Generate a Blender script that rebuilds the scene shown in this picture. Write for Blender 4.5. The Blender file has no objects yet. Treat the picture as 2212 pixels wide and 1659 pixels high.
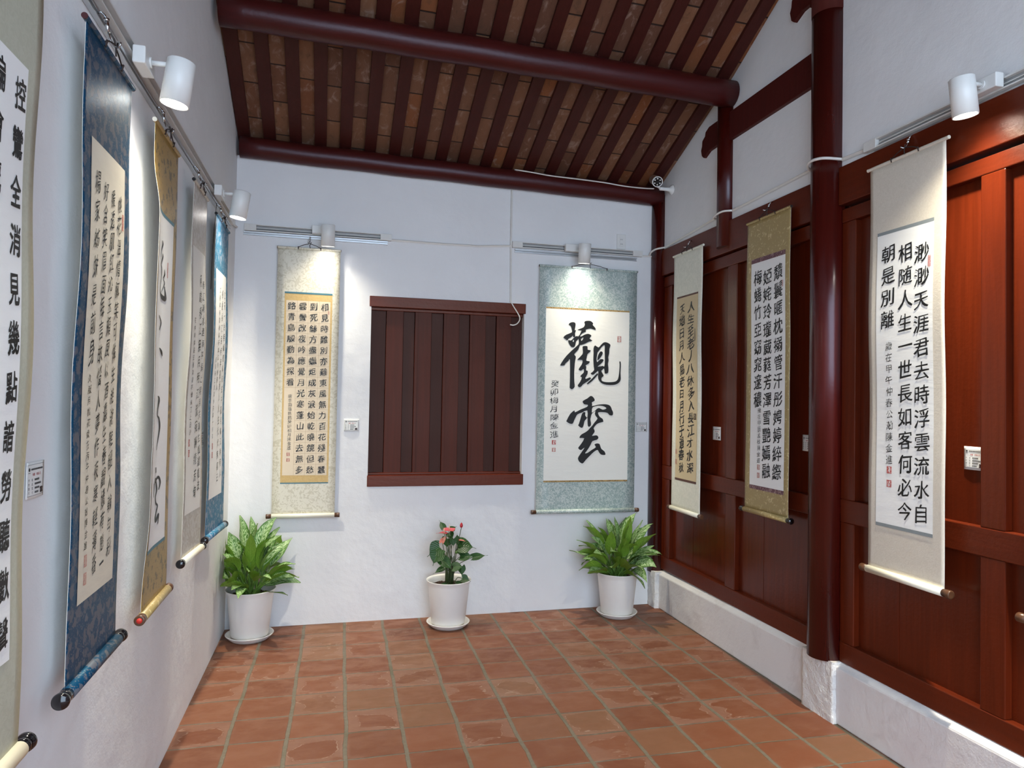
import bpy, bmesh, math, random
from mathutils import Vector, Matrix, noise
random.seed(11)
PI = math.pi
scene = bpy.context.scene
COL = scene.collection

# ------------------------------------------------------------------ camera, world, exposure
F_PX, YAW, PITCH, ROLL = 1519.64, 0.25592, 0.02291, 0.01777
cam_data = bpy.data.cameras.new('camera')
cam_data.sensor_width = 36.0
cam_data.lens = F_PX * 36.0 / 2212.0
cam_data.clip_start = 0.02
cam = bpy.data.objects.new('camera', cam_data)
COL.objects.link(cam)
_f = Vector((math.sin(YAW) * math.cos(PITCH), math.cos(YAW) * math.cos(PITCH), math.sin(PITCH)))
_r = Vector((math.cos(YAW), -math.sin(YAW), 0))
_u = _r.cross(_f)
_r2 = math.cos(ROLL) * _r + math.sin(ROLL) * _u
_u2 = -math.sin(ROLL) * _r + math.cos(ROLL) * _u
mw = Matrix.Identity(4)
for i in range(3):
    mw[i][0], mw[i][1], mw[i][2] = _r2[i], _u2[i], -_f[i]
mw.translation = Vector((0.60278, -4.84456, 1.5))
cam.matrix_world = mw
scene.camera = cam

scene.view_settings.view_transform = 'Standard'
scene.view_settings.look = 'None'
scene.view_settings.gamma = 1.0
scene.view_settings.use_curve_mapping = False
scene.view_settings.exposure = 0.40

world = bpy.data.worlds.new('courtyard_sky')
scene.world = world
world.use_nodes = True
_bg = world.node_tree.nodes['Background']
_bg.inputs['Color'].default_value = (0.65, 0.81, 1.0, 1)
_bg.inputs['Strength'].default_value = 4.3
LAMP_POWER = 126.0
LAMP_COLOR = (1.0, 0.925, 0.74)

# ------------------------------------------------------------------ wall frames
class Frame:
    def __init__(self, origin, rotz):
        self.m = Matrix.Translation(origin) @ Matrix.Rotation(rotz, 4, 'Z')
        self.rotz = rotz
    def at(self, u, y, z):
        return self.m @ Vector((u, y, z))
BACK = Frame((0, 0, 0), 0.0)
LEFT = Frame((0, 0, 0), math.atan2(1.0, 0.0109))          # local x runs towards the back wall
RIGHT = Frame((3.005, 0, 0), math.atan2(-1.0, -0.0089))   # local x runs towards the camera

# ------------------------------------------------------------------ materials
class NB:
    def __init__(self, name):
        self.mat = bpy.data.materials.new(name)
        self.mat.use_nodes = True
        self.t = self.mat.node_tree
        self.b = self.t.nodes['Principled BSDF']
    def n(self, typ, **kw):
        x = self.t.nodes.new(typ)
        for k, v in kw.items():
            setattr(x, k, v)
        return x
    def put(self, sock, v):
        if hasattr(v, 'is_linked'):
            self.t.links.new(v, sock)
        elif isinstance(v, (int, float)) and hasattr(sock.default_value, '__len__'):
            sock.default_value = [v] * len(sock.default_value)
        elif isinstance(v, (tuple, list)) and len(v) == 3 and len(sock.default_value) == 4:
            sock.default_value = (*v, 1)
        else:
            sock.default_value = v
    def coord(self, scale=(1, 1, 1), loc=(0, 0, 0), rot=(0, 0, 0)):
        c = self.n('ShaderNodeTexCoord')
        m = self.n('ShaderNodeMapping')
        self.put(m.inputs['Vector'], c.outputs['Object'])
        m.inputs['Scale'].default_value = scale
        m.inputs['Location'].default_value = loc
        m.inputs['Rotation'].default_value = rot
        return m.outputs[0]
    def noise(self, vec, scale, detail=3.0, rough=0.55, dist=0.0):
        x = self.n('ShaderNodeTexNoise')
        self.put(x.inputs['Vector'], vec)
        x.inputs['Scale'].default_value = scale
        x.inputs['Detail'].default_value = detail
        x.inputs['Roughness'].default_value = rough
        x.inputs['Distortion'].default_value = dist
        return x.outputs['Fac']
    def voro(self, vec, scale, feature='F1', out='Distance'):
        x = self.n('ShaderNodeTexVoronoi', feature=feature)
        self.put(x.inputs['Vector'], vec)
        x.inputs['Scale'].default_value = scale
        return x.outputs[out]
    def math(self, op, a, b=0.0, c=None):
        x = self.n('ShaderNodeMath', operation=op)
        self.put(x.inputs[0], a)
        self.put(x.inputs[1], b)
        if c is not None:
            self.put(x.inputs[2], c)
        return x.outputs[0]
    def ramp(self, fac, lo, hi, smooth=True):
        x = self.n('ShaderNodeMapRange')
        x.interpolation_type = 'SMOOTHSTEP' if smooth else 'LINEAR'
        self.put(x.inputs['Value'], fac)
        x.inputs['From Min'].default_value = lo
        x.inputs['From Max'].default_value = hi
        return x.outputs[0]
    def mix(self, fac, a, b):
        x = self.n('ShaderNodeMix', data_type='RGBA')
        self.put(x.inputs[0], fac)
        self.put(x.inputs[6], a)
        self.put(x.inputs[7], b)
        return x.outputs[2]
    def sep(self, vec):
        x = self.n('ShaderNodeSeparateXYZ')
        self.put(x.inputs[0], vec)
        return x.outputs
    def comb(self, a, b, c=0.0):
        x = self.n('ShaderNodeCombineXYZ')
        for i, v in enumerate((a, b, c)):
            self.put(x.inputs[i], v)
        return x.outputs[0]
    def bump(self, h, strength=0.3, dist=0.01):
        x = self.n('ShaderNodeBump')
        self.put(x.inputs['Height'], h)
        x.inputs['Strength'].default_value = strength
        x.inputs['Distance'].default_value = dist
        self.put(self.b.inputs['Normal'], x.outputs[0])
    def done(self, col=None, rough=0.5, metal=0.0, spec=0.5, coat=0.0, coat_rough=0.1, sheen=0.0):
        if col is not None:
            self.put(self.b.inputs['Base Color'], col)
        self.put(self.b.inputs['Roughness'], rough)
        self.b.inputs['Metallic'].default_value = metal
        self.b.inputs['Specular IOR Level'].default_value = spec
        self.b.inputs['Coat Weight'].default_value = coat
        self.b.inputs['Coat Roughness'].default_value = coat_rough
        self.b.inputs['Sheen Weight'].default_value = sheen
        return self.mat

def simple(name, col, rough=0.5, metal=0.0, spec=0.5, var=0.06, nscale=30, bump=0.0, coat=0.0):
    k = NB(name)
    v = k.coord()
    f = k.noise(v, nscale, 2)
    lo = tuple(max(0, c * (1 - var)) for c in col)
    hi = tuple(min(1, c * (1 + var)) for c in col)
    if bump:
        k.bump(k.noise(v, nscale * 3, 3), bump, 0.004)
    return k.done(k.mix(f, lo, hi), rough, metal, spec, coat)

def plaster(name, col, grime=0.0, coarse=1.0):
    k = NB(name)
    v = k.coord()
    big = k.noise(v, 2.2, 4)
    mid = k.noise(v, 14, 4)
    c = k.mix(k.ramp(big, 0.25, 0.75), tuple(x * 0.955 for x in col), col)
    if grime:
        g = k.ramp(k.noise(v, 5.0, 6, 0.65, 0.6), 0.52, 0.75)
        c = k.mix(k.math('MULTIPLY', g, grime), c, (0.42, 0.36, 0.34))
    h = k.math('ADD', k.math('MULTIPLY', big, 2.6), k.math('ADD', k.math('MULTIPLY', mid, 0.5 * coarse), k.math('MULTIPLY', k.noise(v, 130, 2), 0.12 * coarse)))
    k.bump(h, 0.42, 0.012)
    return k.done(c, 0.78, spec=0.25)

M = {}
M['plaster'] = plaster('white_plaster', (0.83, 0.83, 0.835))
M['plinth'] = plaster('plinth_plaster', (0.77, 0.75, 0.74), 0.35, 2.0)
M['rough_plaster'] = plaster('rough_plinth_plaster', (0.80, 0.78, 0.75), 0.2, 9.0)

def lacquer(name, col, rough, axis='z', grain=0.25, rvar=0.1, coat=0.0, spec=0.36, tint=(1.0, 0.74, 0.62, 1)):
    k = NB(name)
    sc = {'z': (30, 30, 1.6), 'x': (1.6, 30, 30), 'y': (30, 1.6, 30)}[axis]
    g = k.noise(k.coord(sc), 1.6, 5, 0.6, 0.4)
    blot = k.noise(k.coord(), 3.2, 3)
    c = k.mix(k.ramp(g, 0.3, 0.75), tuple(x * 0.86 for x in col), tuple(x * 1.1 for x in col))
    c = k.mix(k.math('MULTIPLY', k.ramp(blot, 0.45, 0.8), 0.3), c, tuple(x * 0.72 for x in col))
    k.bump(k.math('ADD', k.math('MULTIPLY', g, 0.6), k.noise(k.coord(), 55, 3)), grain, 0.003)
    k.b.inputs['Specular Tint'].default_value = tint
    return k.done(c, k.math('ADD', rough - rvar / 2, k.math('MULTIPLY', blot, rvar)), spec=spec, coat=coat, coat_rough=0.12)

RED = (0.105, 0.0142, 0.0038)
M['lacquer'] = lacquer('red_lacquer_upright', RED, 0.25)
M['lacquer_h'] = lacquer('red_lacquer_level', RED, 0.34, 'x')
M['lacquer_col'] = lacquer('red_lacquer_column', (0.060, 0.0050, 0.0030), 0.24, 'z', 0.10, spec=0.5, tint=(0.9, 0.9, 1.0, 1))
M['lacquer_beam'] = lacquer('red_lacquer_purlin', (0.062, 0.0066, 0.0052), 0.36, 'x', 0.3, spec=0.4, tint=(0.9, 0.9, 1.0, 1))
M['lacquer_dull'] = lacquer('dull_red_paint', (0.065, 0.007, 0.006), 0.62, 'z')
M['rafter'] = lacquer('red_rafter_paint', (0.050, 0.0085, 0.0070), 0.55, 'y', 0.35)
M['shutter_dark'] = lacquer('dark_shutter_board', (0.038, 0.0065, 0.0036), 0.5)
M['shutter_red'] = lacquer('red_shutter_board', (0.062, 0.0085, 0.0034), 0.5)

def floor_mat():
    k = NB('terracotta_floor_tiles')
    s = k.sep(k.coord())
    wob = k.math('MULTIPLY', k.math('SUBTRACT', k.noise(k.coord(), 3.0, 2), 0.5), 0.022)
    tx = k.math('DIVIDE', k.math('ADD', k.math('SUBTRACT', s[0], k.math('MULTIPLY', s[1], 0.018)), k.math('ADD', wob, 0.005)), 0.2495)
    ty = k.math('DIVIDE', k.math('ADD', k.math('ADD', s[1], 0.195), k.math('ADD', wob, k.math('MULTIPLY', s[0], 0.012))), 0.232)
    fx, fy = k.math('FRACT', tx), k.math('FRACT', ty)
    ix, iy = k.math('FLOOR', tx), k.math('FLOOR', ty)
    edge_n = k.math('MULTIPLY', k.math('SUBTRACT', k.noise(k.coord(), 34, 3), 0.5), 0.030)
    dx = k.math('MINIMUM', fx, k.math('SUBTRACT', 1.0, fx))
    dy = k.math('MINIMUM', fy, k.math('SUBTRACT', 1.0, fy))
    mx = k.ramp(k.math('ADD', dx, edge_n), 0.026, 0.044)
    my = k.ramp(k.math('ADD', dy, k.math('MULTIPLY', edge_n, 0.8)), 0.010, 0.026)
    tile = k.math('MULTIPLY', mx, my)
    wn = k.n('ShaderNodeTexWhiteNoise', noise_dimensions='3D')
    k.put(wn.inputs['Vector'], k.comb(ix, iy, 3.0))
    rnd = k.sep(wn.outputs['Color'])
    c = k.mix(k.ramp(rnd[0], 0.0, 1.0, False), (0.1295, 0.0343, 0.0118), (0.1834, 0.0594, 0.0248))
    c = k.mix(k.ramp(rnd[1], 0.72, 1.0), c, (0.1680, 0.0739, 0.0341))
    # cloudy firing marks inside each tile, offset per tile
    cv = k.n('ShaderNodeVectorMath', operation='ADD')
    k.put(cv.inputs[0], k.coord())
    vm = k.n('ShaderNodeVectorMath', operation='SCALE')
    k.put(vm.inputs[0], wn.outputs['Color'])
    vm.inputs['Scale'].default_value = 7.0
    k.put(cv.inputs[1], vm.outputs[0])
    st = k.n('ShaderNodeVectorMath', operation='MULTIPLY')
    k.put(st.inputs[0], cv.outputs[0])
    st.inputs[1].default_value = (1.0, 2.2, 1.0)
    cloud = k.noise(st.outputs[0], 6.5, 5, 0.6, 0.9)
    streak = k.noise(st.outputs[0], 22, 4, 0.65, 1.2)
    c = k.mix(k.math('MULTIPLY', k.ramp(cloud, 0.35, 0.75), 0.5), c, (0.1960, 0.0792, 0.0397))
    # lime scum: a paler rim round a darker middle, with a thin crust where they meet
    reach = k.math('ADD', k.math('MAXIMUM', k.math('ABSOLUTE', k.math('SUBTRACT', fx, 0.5)), k.math('ABSOLUTE', k.math('SUBTRACT', fy, 0.5))), k.math('MULTIPLY', k.math('SUBTRACT', k.noise(st.outputs[0], 5.0, 2, 0.45, 0.3), 0.5), 0.9))
    has = k.ramp(k.math('ADD', rnd[2], k.math('MULTIPLY', k.noise(k.coord(), 1.3, 2), 0.5)), 0.84, 1.0)
    rim = k.math('MULTIPLY', k.ramp(reach, 0.32, 0.40), has)
    crust = k.math('MULTIPLY', k.math('MULTIPLY', k.ramp(k.math('ABSOLUTE', k.math('SUBTRACT', reach, 0.345)), 0.020, 0.004), has), k.ramp(streak, 0.42, 0.60))
    c = k.mix(k.math('MULTIPLY', rim, k.math('ADD', 0.22, k.math('MULTIPLY', streak, 0.40))), c, (0.2520, 0.1419, 0.1023))
    c = k.mix(k.math('MULTIPLY', crust, 0.55), c, (0.3920, 0.2838, 0.2232))
    pale_back = k.math('MULTIPLY', k.ramp(s[1], -2.2, -0.3, False), k.ramp(k.noise(k.coord((1, 2, 1)), 5.5, 5, 0.65, 1.0), 0.40, 0.68))  # patchy paler tone, stronger towards the back wall
    c = k.mix(k.math('MULTIPLY', pale_back, 0.45), c, (0.2940, 0.1551, 0.1023))
    edge = k.math('MULTIPLY', k.ramp(k.math('MINIMUM', k.math('MULTIPLY', dx, 0.25), k.math('MULTIPLY', dy, 0.232)), 0.030, 0.0), k.ramp(k.noise(k.coord(), 6, 4), 0.46, 0.7))
    c = k.mix(k.math('MULTIPLY', edge, 0.36), c, (0.2800, 0.1782, 0.1302))
    speck = k.ramp(k.noise(k.coord(), 150, 1), 0.76, 0.80)
    c = k.mix(k.math('MULTIPLY', speck, 0.4), c, (0.3500, 0.2772, 0.2232))
    moss = k.ramp(k.noise(k.coord(), 4, 3), 0.5, 0.68)
    gr = k.mix(k.noise(k.coord(), 60, 3), (0.0910, 0.0726, 0.0496), (0.2030, 0.1716, 0.1240))
    gr = k.mix(k.math('MULTIPLY', moss, 0.55), gr, (0.0840, 0.0759, 0.0372))
    gap = k.math('MULTIPLY', k.ramp(k.math('ABSOLUTE', k.math('SUBTRACT', k.math('ADD', fy, k.math('MULTIPLY', edge_n, 0.5)), 0.016)), 0.012, 0.004), k.ramp(k.noise(k.coord(), 7, 3), 0.40, 0.52))
    gr = k.mix(k.math('MULTIPLY', gap, mx), gr, (0.0154, 0.0092, 0.0062))
    c = k.mix(tile, gr, c)
    h = k.math('ADD', k.math('MULTIPLY', tile, 1.0), k.math('MULTIPLY', cloud, 0.35))
    k.bump(h, 0.5, 0.006)
    return k.done(c, k.math('ADD', 0.40, k.math('MULTIPLY', k.noise(k.coord(), 9, 3), 0.35)), spec=0.4)
M['floor'] = floor_mat()

def roof_tile_mat():
    k = NB('roof_underside_tiles')
    s = k.sep(k.coord())
    strip = k.math('FLOOR', k.math('DIVIDE', k.math('SUBTRACT', s[0], 0.04), 0.16))
    wn0 = k.n('ShaderNodeTexWhiteNoise', noise_dimensions='1D')
    k.put(wn0.inputs['W'], strip)
    ty = k.math('ADD', k.math('DIVIDE', s[1], 0.27), wn0.outputs['Value'])
    fy, iy = k.math('FRACT', ty), k.math('FLOOR', ty)
    wn = k.n('ShaderNodeTexWhiteNoise', noise_dimensions='3D')
    k.put(wn.inputs['Vector'], k.comb(strip, iy, 1.0))
    r = k.sep(wn.outputs['Color'])
    c = k.mix(r[0], (0.125, 0.056, 0.034), (0.225, 0.105, 0.056))
    c = k.mix(k.math('MULTIPLY', k.ramp(r[1], 0.7, 0.95), 0.7), c, (0.25, 0.085, 0.030))
    n1 = k.noise(k.coord((2, 1, 2)), 9, 5, 0.65, 0.8)
    c = k.mix(k.math('MULTIPLY', k.ramp(n1, 0.52, 0.72), 0.6), c, (0.36, 0.25, 0.20))
    c = k.mix(k.math('MULTIPLY', k.ramp(n1, 0.45, 0.25), 0.6), c, (0.075, 0.042, 0.026))
    joint = k.ramp(k.math('MINIMUM', fy, k.math('SUBTRACT', 1.0, fy)), 0.008, 0.022)
    c = k.mix(joint, (0.03, 0.018, 0.014), c)
    k.bump(k.math('ADD', k.math('MULTIPLY', joint, 0.8), n1), 0.5, 0.006)
    return k.done(c, 0.8, spec=0.2)
M['roof_tile'] = roof_tile_mat()

def silk(name, ground, motif, scale, thr=0.5, rough=0.5, spec=0.5, soft=0.05, kind='cloud', sheen=0.0, rot=0.0, tint=(1, 1, 1, 1)):
    k = NB(name)
    v = k.coord((1, 1, 1), (3, 1, 7), (0, rot, 0))
    if kind == 'cloud':
        f = k.noise(v, scale, 2, 0.5, 1.6)
    elif kind == 'flower':
        nv = k.n('ShaderNodeTexNoise')
        k.put(nv.inputs['Vector'], v)
        nv.inputs['Scale'].default_value = scale * 1.2
        nv.inputs['Detail'].default_value = 2
        ad = k.n('ShaderNodeVectorMath', operation='MULTIPLY_ADD')
        k.put(ad.inputs[0], nv.outputs['Color'])
        ad.inputs[1].default_value = (0.9 / scale,) * 3
        k.put(ad.inputs[2], v)
        big = k.voro(ad.outputs[0], scale, 'SMOOTH_F1')
        fine = k.noise(v, scale * 4.5, 3, 0.6, 1.2)
        small = k.voro(ad.outputs[0], scale * 3.1)
        f = k.math('SUBTRACT', k.math('ADD', k.math('MULTIPLY', big, -1.0), 1.02), k.math('MULTIPLY', k.ramp(small, 0.18, 0.5), 0.16))
        f = k.math('MAXIMUM', f, k.math('SUBTRACT', 0.86, k.math('MULTIPLY', small, 1.25)))
        f = k.math('ADD', f, k.math('MULTIPLY', k.math('SUBTRACT', fine, 0.5), 0.35))
    else:
        f = k.math('SUBTRACT', 1.0, k.voro(v, scale, 'DISTANCE_TO_EDGE'))
    m = k.ramp(f, thr - soft, thr + soft)
    k.bump(k.math('ADD', m, k.math('MULTIPLY', k.noise(v, 420, 1), 0.5)), 0.15, 0.001)
    k.b.inputs['Specular Tint'].default_value = tint
    return k.done(k.mix(m, ground, motif), rough, spec=spec, sheen=sheen)

M['silk_blue'] = silk('blue_peony_brocade', (0.003, 0.040, 0.092), (0.100, 0.100, 0.120), 38, 0.50, 0.45, 0.35, 0.05, 'flower', tint=(0.25, 0.75, 1.0, 1))
M['silk_ochre'] = silk('ochre_brocade', (0.36, 0.225, 0.055), (0.135, 0.095, 0.03), 26, 0.62, 0.45, 0.6, 0.05, 'flower')
M['silk_taupe'] = silk('taupe_brocade', (0.44, 0.38, 0.31), (0.55, 0.51, 0.45), 30, 0.5, 0.4, 0.6, 0.08, 'cloud')
M['silk_navy'] = silk('light_blue_brocade', (0.030, 0.155, 0.27), (0.24, 0.29, 0.38), 34, 0.55, 0.5, 0.3, 0.05, 'flower', tint=(0.3, 0.8, 1.0, 1))
M['silk_sage'] = silk('sage_silk', (0.46, 0.46, 0.36), (0.50, 0.50, 0.40), 60, 0.5, 0.55, 0.4, 0.2, 'cloud')
M['silk_cream'] = silk('cream_cloud_silk', (0.60, 0.555, 0.43), (0.73, 0.69, 0.57), 38, 0.46, 0.42, 0.5, 0.04, 'cloud')
M['silk_celadon'] = silk('celadon_scroll_silk', (0.33, 0.42, 0.40), (0.56, 0.62, 0.58), 62, 0.5, 0.36, 0.6, 0.04, 'cloud')
M['silk_gold'] = silk('gold_flower_silk', (0.36, 0.265, 0.105), (0.56, 0.45, 0.23), 42, 0.62, 0.42, 0.6, 0.05, 'cloud')
M['silk_ivory'] = silk('ivory_silk', (0.70, 0.70, 0.60), (0.78, 0.77, 0.67), 40, 0.5, 0.5, 0.4, 0.15, 'cloud')
M['silk_beige'] = silk('beige_silk', (0.63, 0.57, 0.48), (0.68, 0.62, 0.53), 90, 0.5, 0.5, 0.4, 0.2, 'cloud')
M['band_gold'] = silk('gold_inner_mat', (0.58, 0.39, 0.15), (0.64, 0.45, 0.19), 50, 0.5, 0.5, 0.4, 0.2, 'cloud')
M['band_teal'] = simple('teal_edge_band', (0.05, 0.17, 0.22), 0.5)
M['band_wine'] = silk('wine_flower_band', (0.14, 0.06, 0.075), (0.36, 0.24, 0.23), 60, 0.58, 0.5, 0.4, 0.05, 'cloud')
M['band_grey'] = simple('grey_edge_band', (0.24, 0.27, 0.28), 0.5)
M['band_brown'] = simple('brown_edge_band', (0.10, 0.035, 0.02), 0.5)
M['band_amber'] = silk('amber_edge_band', (0.50, 0.33, 0.12), (0.25, 0.15, 0.05), 90, 0.5, 0.5, 0.4, 0.06, 'cloud')

def paper(name, col, tint=0.05, rough=0.75):
    k = NB(name)
    v = k.coord((1, 1, 3))
    f = k.noise(v, 9, 4)
    fi = k.noise(k.coord((1, 1, 5)), 60, 3)
    c = k.mix(f, tuple(x * (1 - tint) for x in col), col)
    k.bump(k.math('ADD', k.math('MULTIPLY', f, 2.0), k.math('MULTIPLY', fi, 0.25)), 0.14, 0.004)
    return k.done(c, rough, spec=0.25)
M['paper_white'] = paper('white_rice_paper', (0.88, 0.88, 0.86))
M['paper_cream'] = paper('cream_rice_paper', (0.72, 0.66, 0.54), 0.12)
M['paper_ivory'] = paper('ivory_rice_paper', (0.88, 0.865, 0.80), 0.04)
M['paper_buff'] = paper('buff_rice_paper', (0.78, 0.66, 0.50), 0.05)
M['paper_tan'] = paper('tan_rice_paper', (0.64, 0.52, 0.33), 0.05)
M['backing'] = paper('backing_paper', (0.82, 0.82, 0.76))
M['ink'] = simple('black_ink', (0.0045, 0.005, 0.0055), 0.5, var=0.2)
M['seal'] = simple('red_seal_paste', (0.48, 0.055, 0.045), 0.7, var=0.25, nscale=300)
M['seal_pale'] = simple('faded_seal_paste', (0.55, 0.24, 0.20), 0.7, var=0.25, nscale=300)
M['grid_line'] = simple('tan_grid_line', (0.50, 0.36, 0.22), 0.7)
M['roller_cream'] = simple('cream_roller_paper', (0.82, 0.79, 0.66), 0.55)
M['knob_black'] = simple('glossy_black_knob', (0.006, 0.006, 0.008), 0.12, coat=0.5)
M['knob_wood'] = simple('dark_wood_knob', (0.085, 0.035, 0.016), 0.35, var=0.3)
M['knob_red'] = simple('maroon_rod_cap', (0.06, 0.008, 0.01), 0.4)
M['knob_face_red'] = simple('red_knob_face', (0.55, 0.03, 0.02), 0.4)
M['cord'] = simple('dark_hanging_cord', (0.03, 0.018, 0.015), 0.7)
M['chrome'] = simple('steel_hook', (0.55, 0.56, 0.57), 0.22, 1.0)
M['alu'] = simple('aluminium_rail', (0.62, 0.64, 0.66), 0.33, 0.85)
M['track'] = simple('white_track', (0.72, 0.71, 0.68), 0.38)
M['slot'] = simple('dark_slot', (0.05, 0.05, 0.055), 0.5)
M['channel_grey'] = simple('grey_channel', (0.30, 0.30, 0.30), 0.5)
M['lamp_white'] = simple('white_lamp_enamel', (0.78, 0.78, 0.76), 0.32, var=0.02)
M['plastic'] = simple('white_plastic', (0.78, 0.78, 0.76), 0.4, var=0.02)
M['cable'] = simple('off_white_cable', (0.74, 0.72, 0.68), 0.5)
M['cam_black'] = simple('camera_front_black', (0.01, 0.01, 0.012), 0.15)
M['card'] = paper('white_card', (0.84, 0.84, 0.81), 0.02)
M['print'] = simple('grey_print', (0.05, 0.05, 0.05), 0.6)
M['print_red'] = simple('red_print', (0.42, 0.03, 0.04), 0.6)
M['print_brown'] = simple('brown_print', (0.035, 0.012, 0.01), 0.5)
M['pot'] = simple('white_plant_pot', (0.80, 0.78, 0.75), 0.36, var=0.02)
M['soil'] = simple('potting_soil', (0.045, 0.022, 0.013), 0.95, var=0.8, nscale=120, bump=1.0)
M['stem'] = simple('green_stem', (0.10, 0.20, 0.035), 0.45, var=0.3)
M['stem_dark'] = simple('dark_green_stem', (0.045, 0.075, 0.02), 0.45, var=0.3)
M['spathe'] = simple('pink_spathe', (0.62, 0.085, 0.10), 0.3, var=0.25, nscale=18)
M['spathe_pale'] = simple('salmon_spathe', (0.66, 0.20, 0.15), 0.3, var=0.2, nscale=18)
M['spadix'] = simple('cream_spadix', (0.72, 0.55, 0.36), 0.6)
M['bud'] = simple('red_bud', (0.48, 0.02, 0.03), 0.3)
k = NB('lamp_lens')
k.b.inputs['Emission Color'].default_value = (1.0, 0.97, 0.92, 1)
k.b.inputs['Emission Strength'].default_value = 14.0
M['lens'] = k.done((0.9, 0.9, 0.9), 0.3)

def leaf_mat(name, dark, mid, pale, amount):
    k = NB(name)
    s = k.n('ShaderNodeUVMap')
    uv = k.sep(s.outputs[0])
    # uv.x runs across the blade (0.5 = midrib), uv.y along it
    ax = k.math('ABSOLUTE', k.math('SUBTRACT', uv[0], 0.5))
    vein = k.math('ADD', k.math('MULTIPLY', uv[1], 9.0), k.math('MULTIPLY', ax, -6.0))
    nv = k.n('ShaderNodeTexNoise')
    k.put(nv.inputs['Vector'], k.comb(k.math('MULTIPLY', uv[0], 5.0), vein, k.sep(k.coord())[0]))
    nv.inputs['Scale'].default_value = 2.2
    nv.inputs['Detail'].default_value = 4
    nv.inputs['Roughness'].default_value = 0.65
    f = nv.outputs['Fac']
    if amount:
        m = k.ramp(f, 0.62 - 0.2 * amount, 0.66 - 0.2 * amount)
        rim = k.ramp(ax, 0.36, 0.47)
        m = k.math('MULTIPLY', m, k.math('SUBTRACT', 1.0, rim))
        c = k.mix(m, k.mix(f, dark, mid), pale)
    else:
        c = k.mix(k.ramp(f, 0.3, 0.7), dark, mid)
    c = k.mix(k.math('MULTIPLY', k.ramp(ax, 0.035, 0.012), 0.6), c, pale)
    k.bump(k.math('SINE', k.math('MULTIPLY', vein, 6.0)), 0.25, 0.002)
    k.b.inputs['Subsurface Weight'].default_value = 0.0
    mat = k.done(c, 0.36, spec=0.45)
    # some light passes through a leaf
    tr = k.n('ShaderNodeBsdfTranslucent')
    k.put(tr.inputs['Color'], c)
    ms = k.n('ShaderNodeMixShader')
    ms.inputs[0].default_value = 0.20
    out = k.t.nodes['Material Output']
    k.t.links.new(k.b.outputs[0], ms.inputs[1])
    k.t.links.new(tr.outputs[0], ms.inputs[2])
    k.t.links.new(ms.outputs[0], out.inputs['Surface'])
    return mat
M['leaf_top'] = leaf_mat('variegated_leaf', (0.045, 0.16, 0.015), (0.10, 0.26, 0.03), (0.52, 0.68, 0.36), 0.72)
M['leaf_under'] = leaf_mat('leaf_underside', (0.15, 0.30, 0.03), (0.25, 0.41, 0.05), (0.30, 0.45, 0.09), 0.0)
M['leaf_dark'] = leaf_mat('anthurium_leaf', (0.018, 0.065, 0.014), (0.035, 0.105, 0.02), (0.10, 0.20, 0.05), 0.0)

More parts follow.
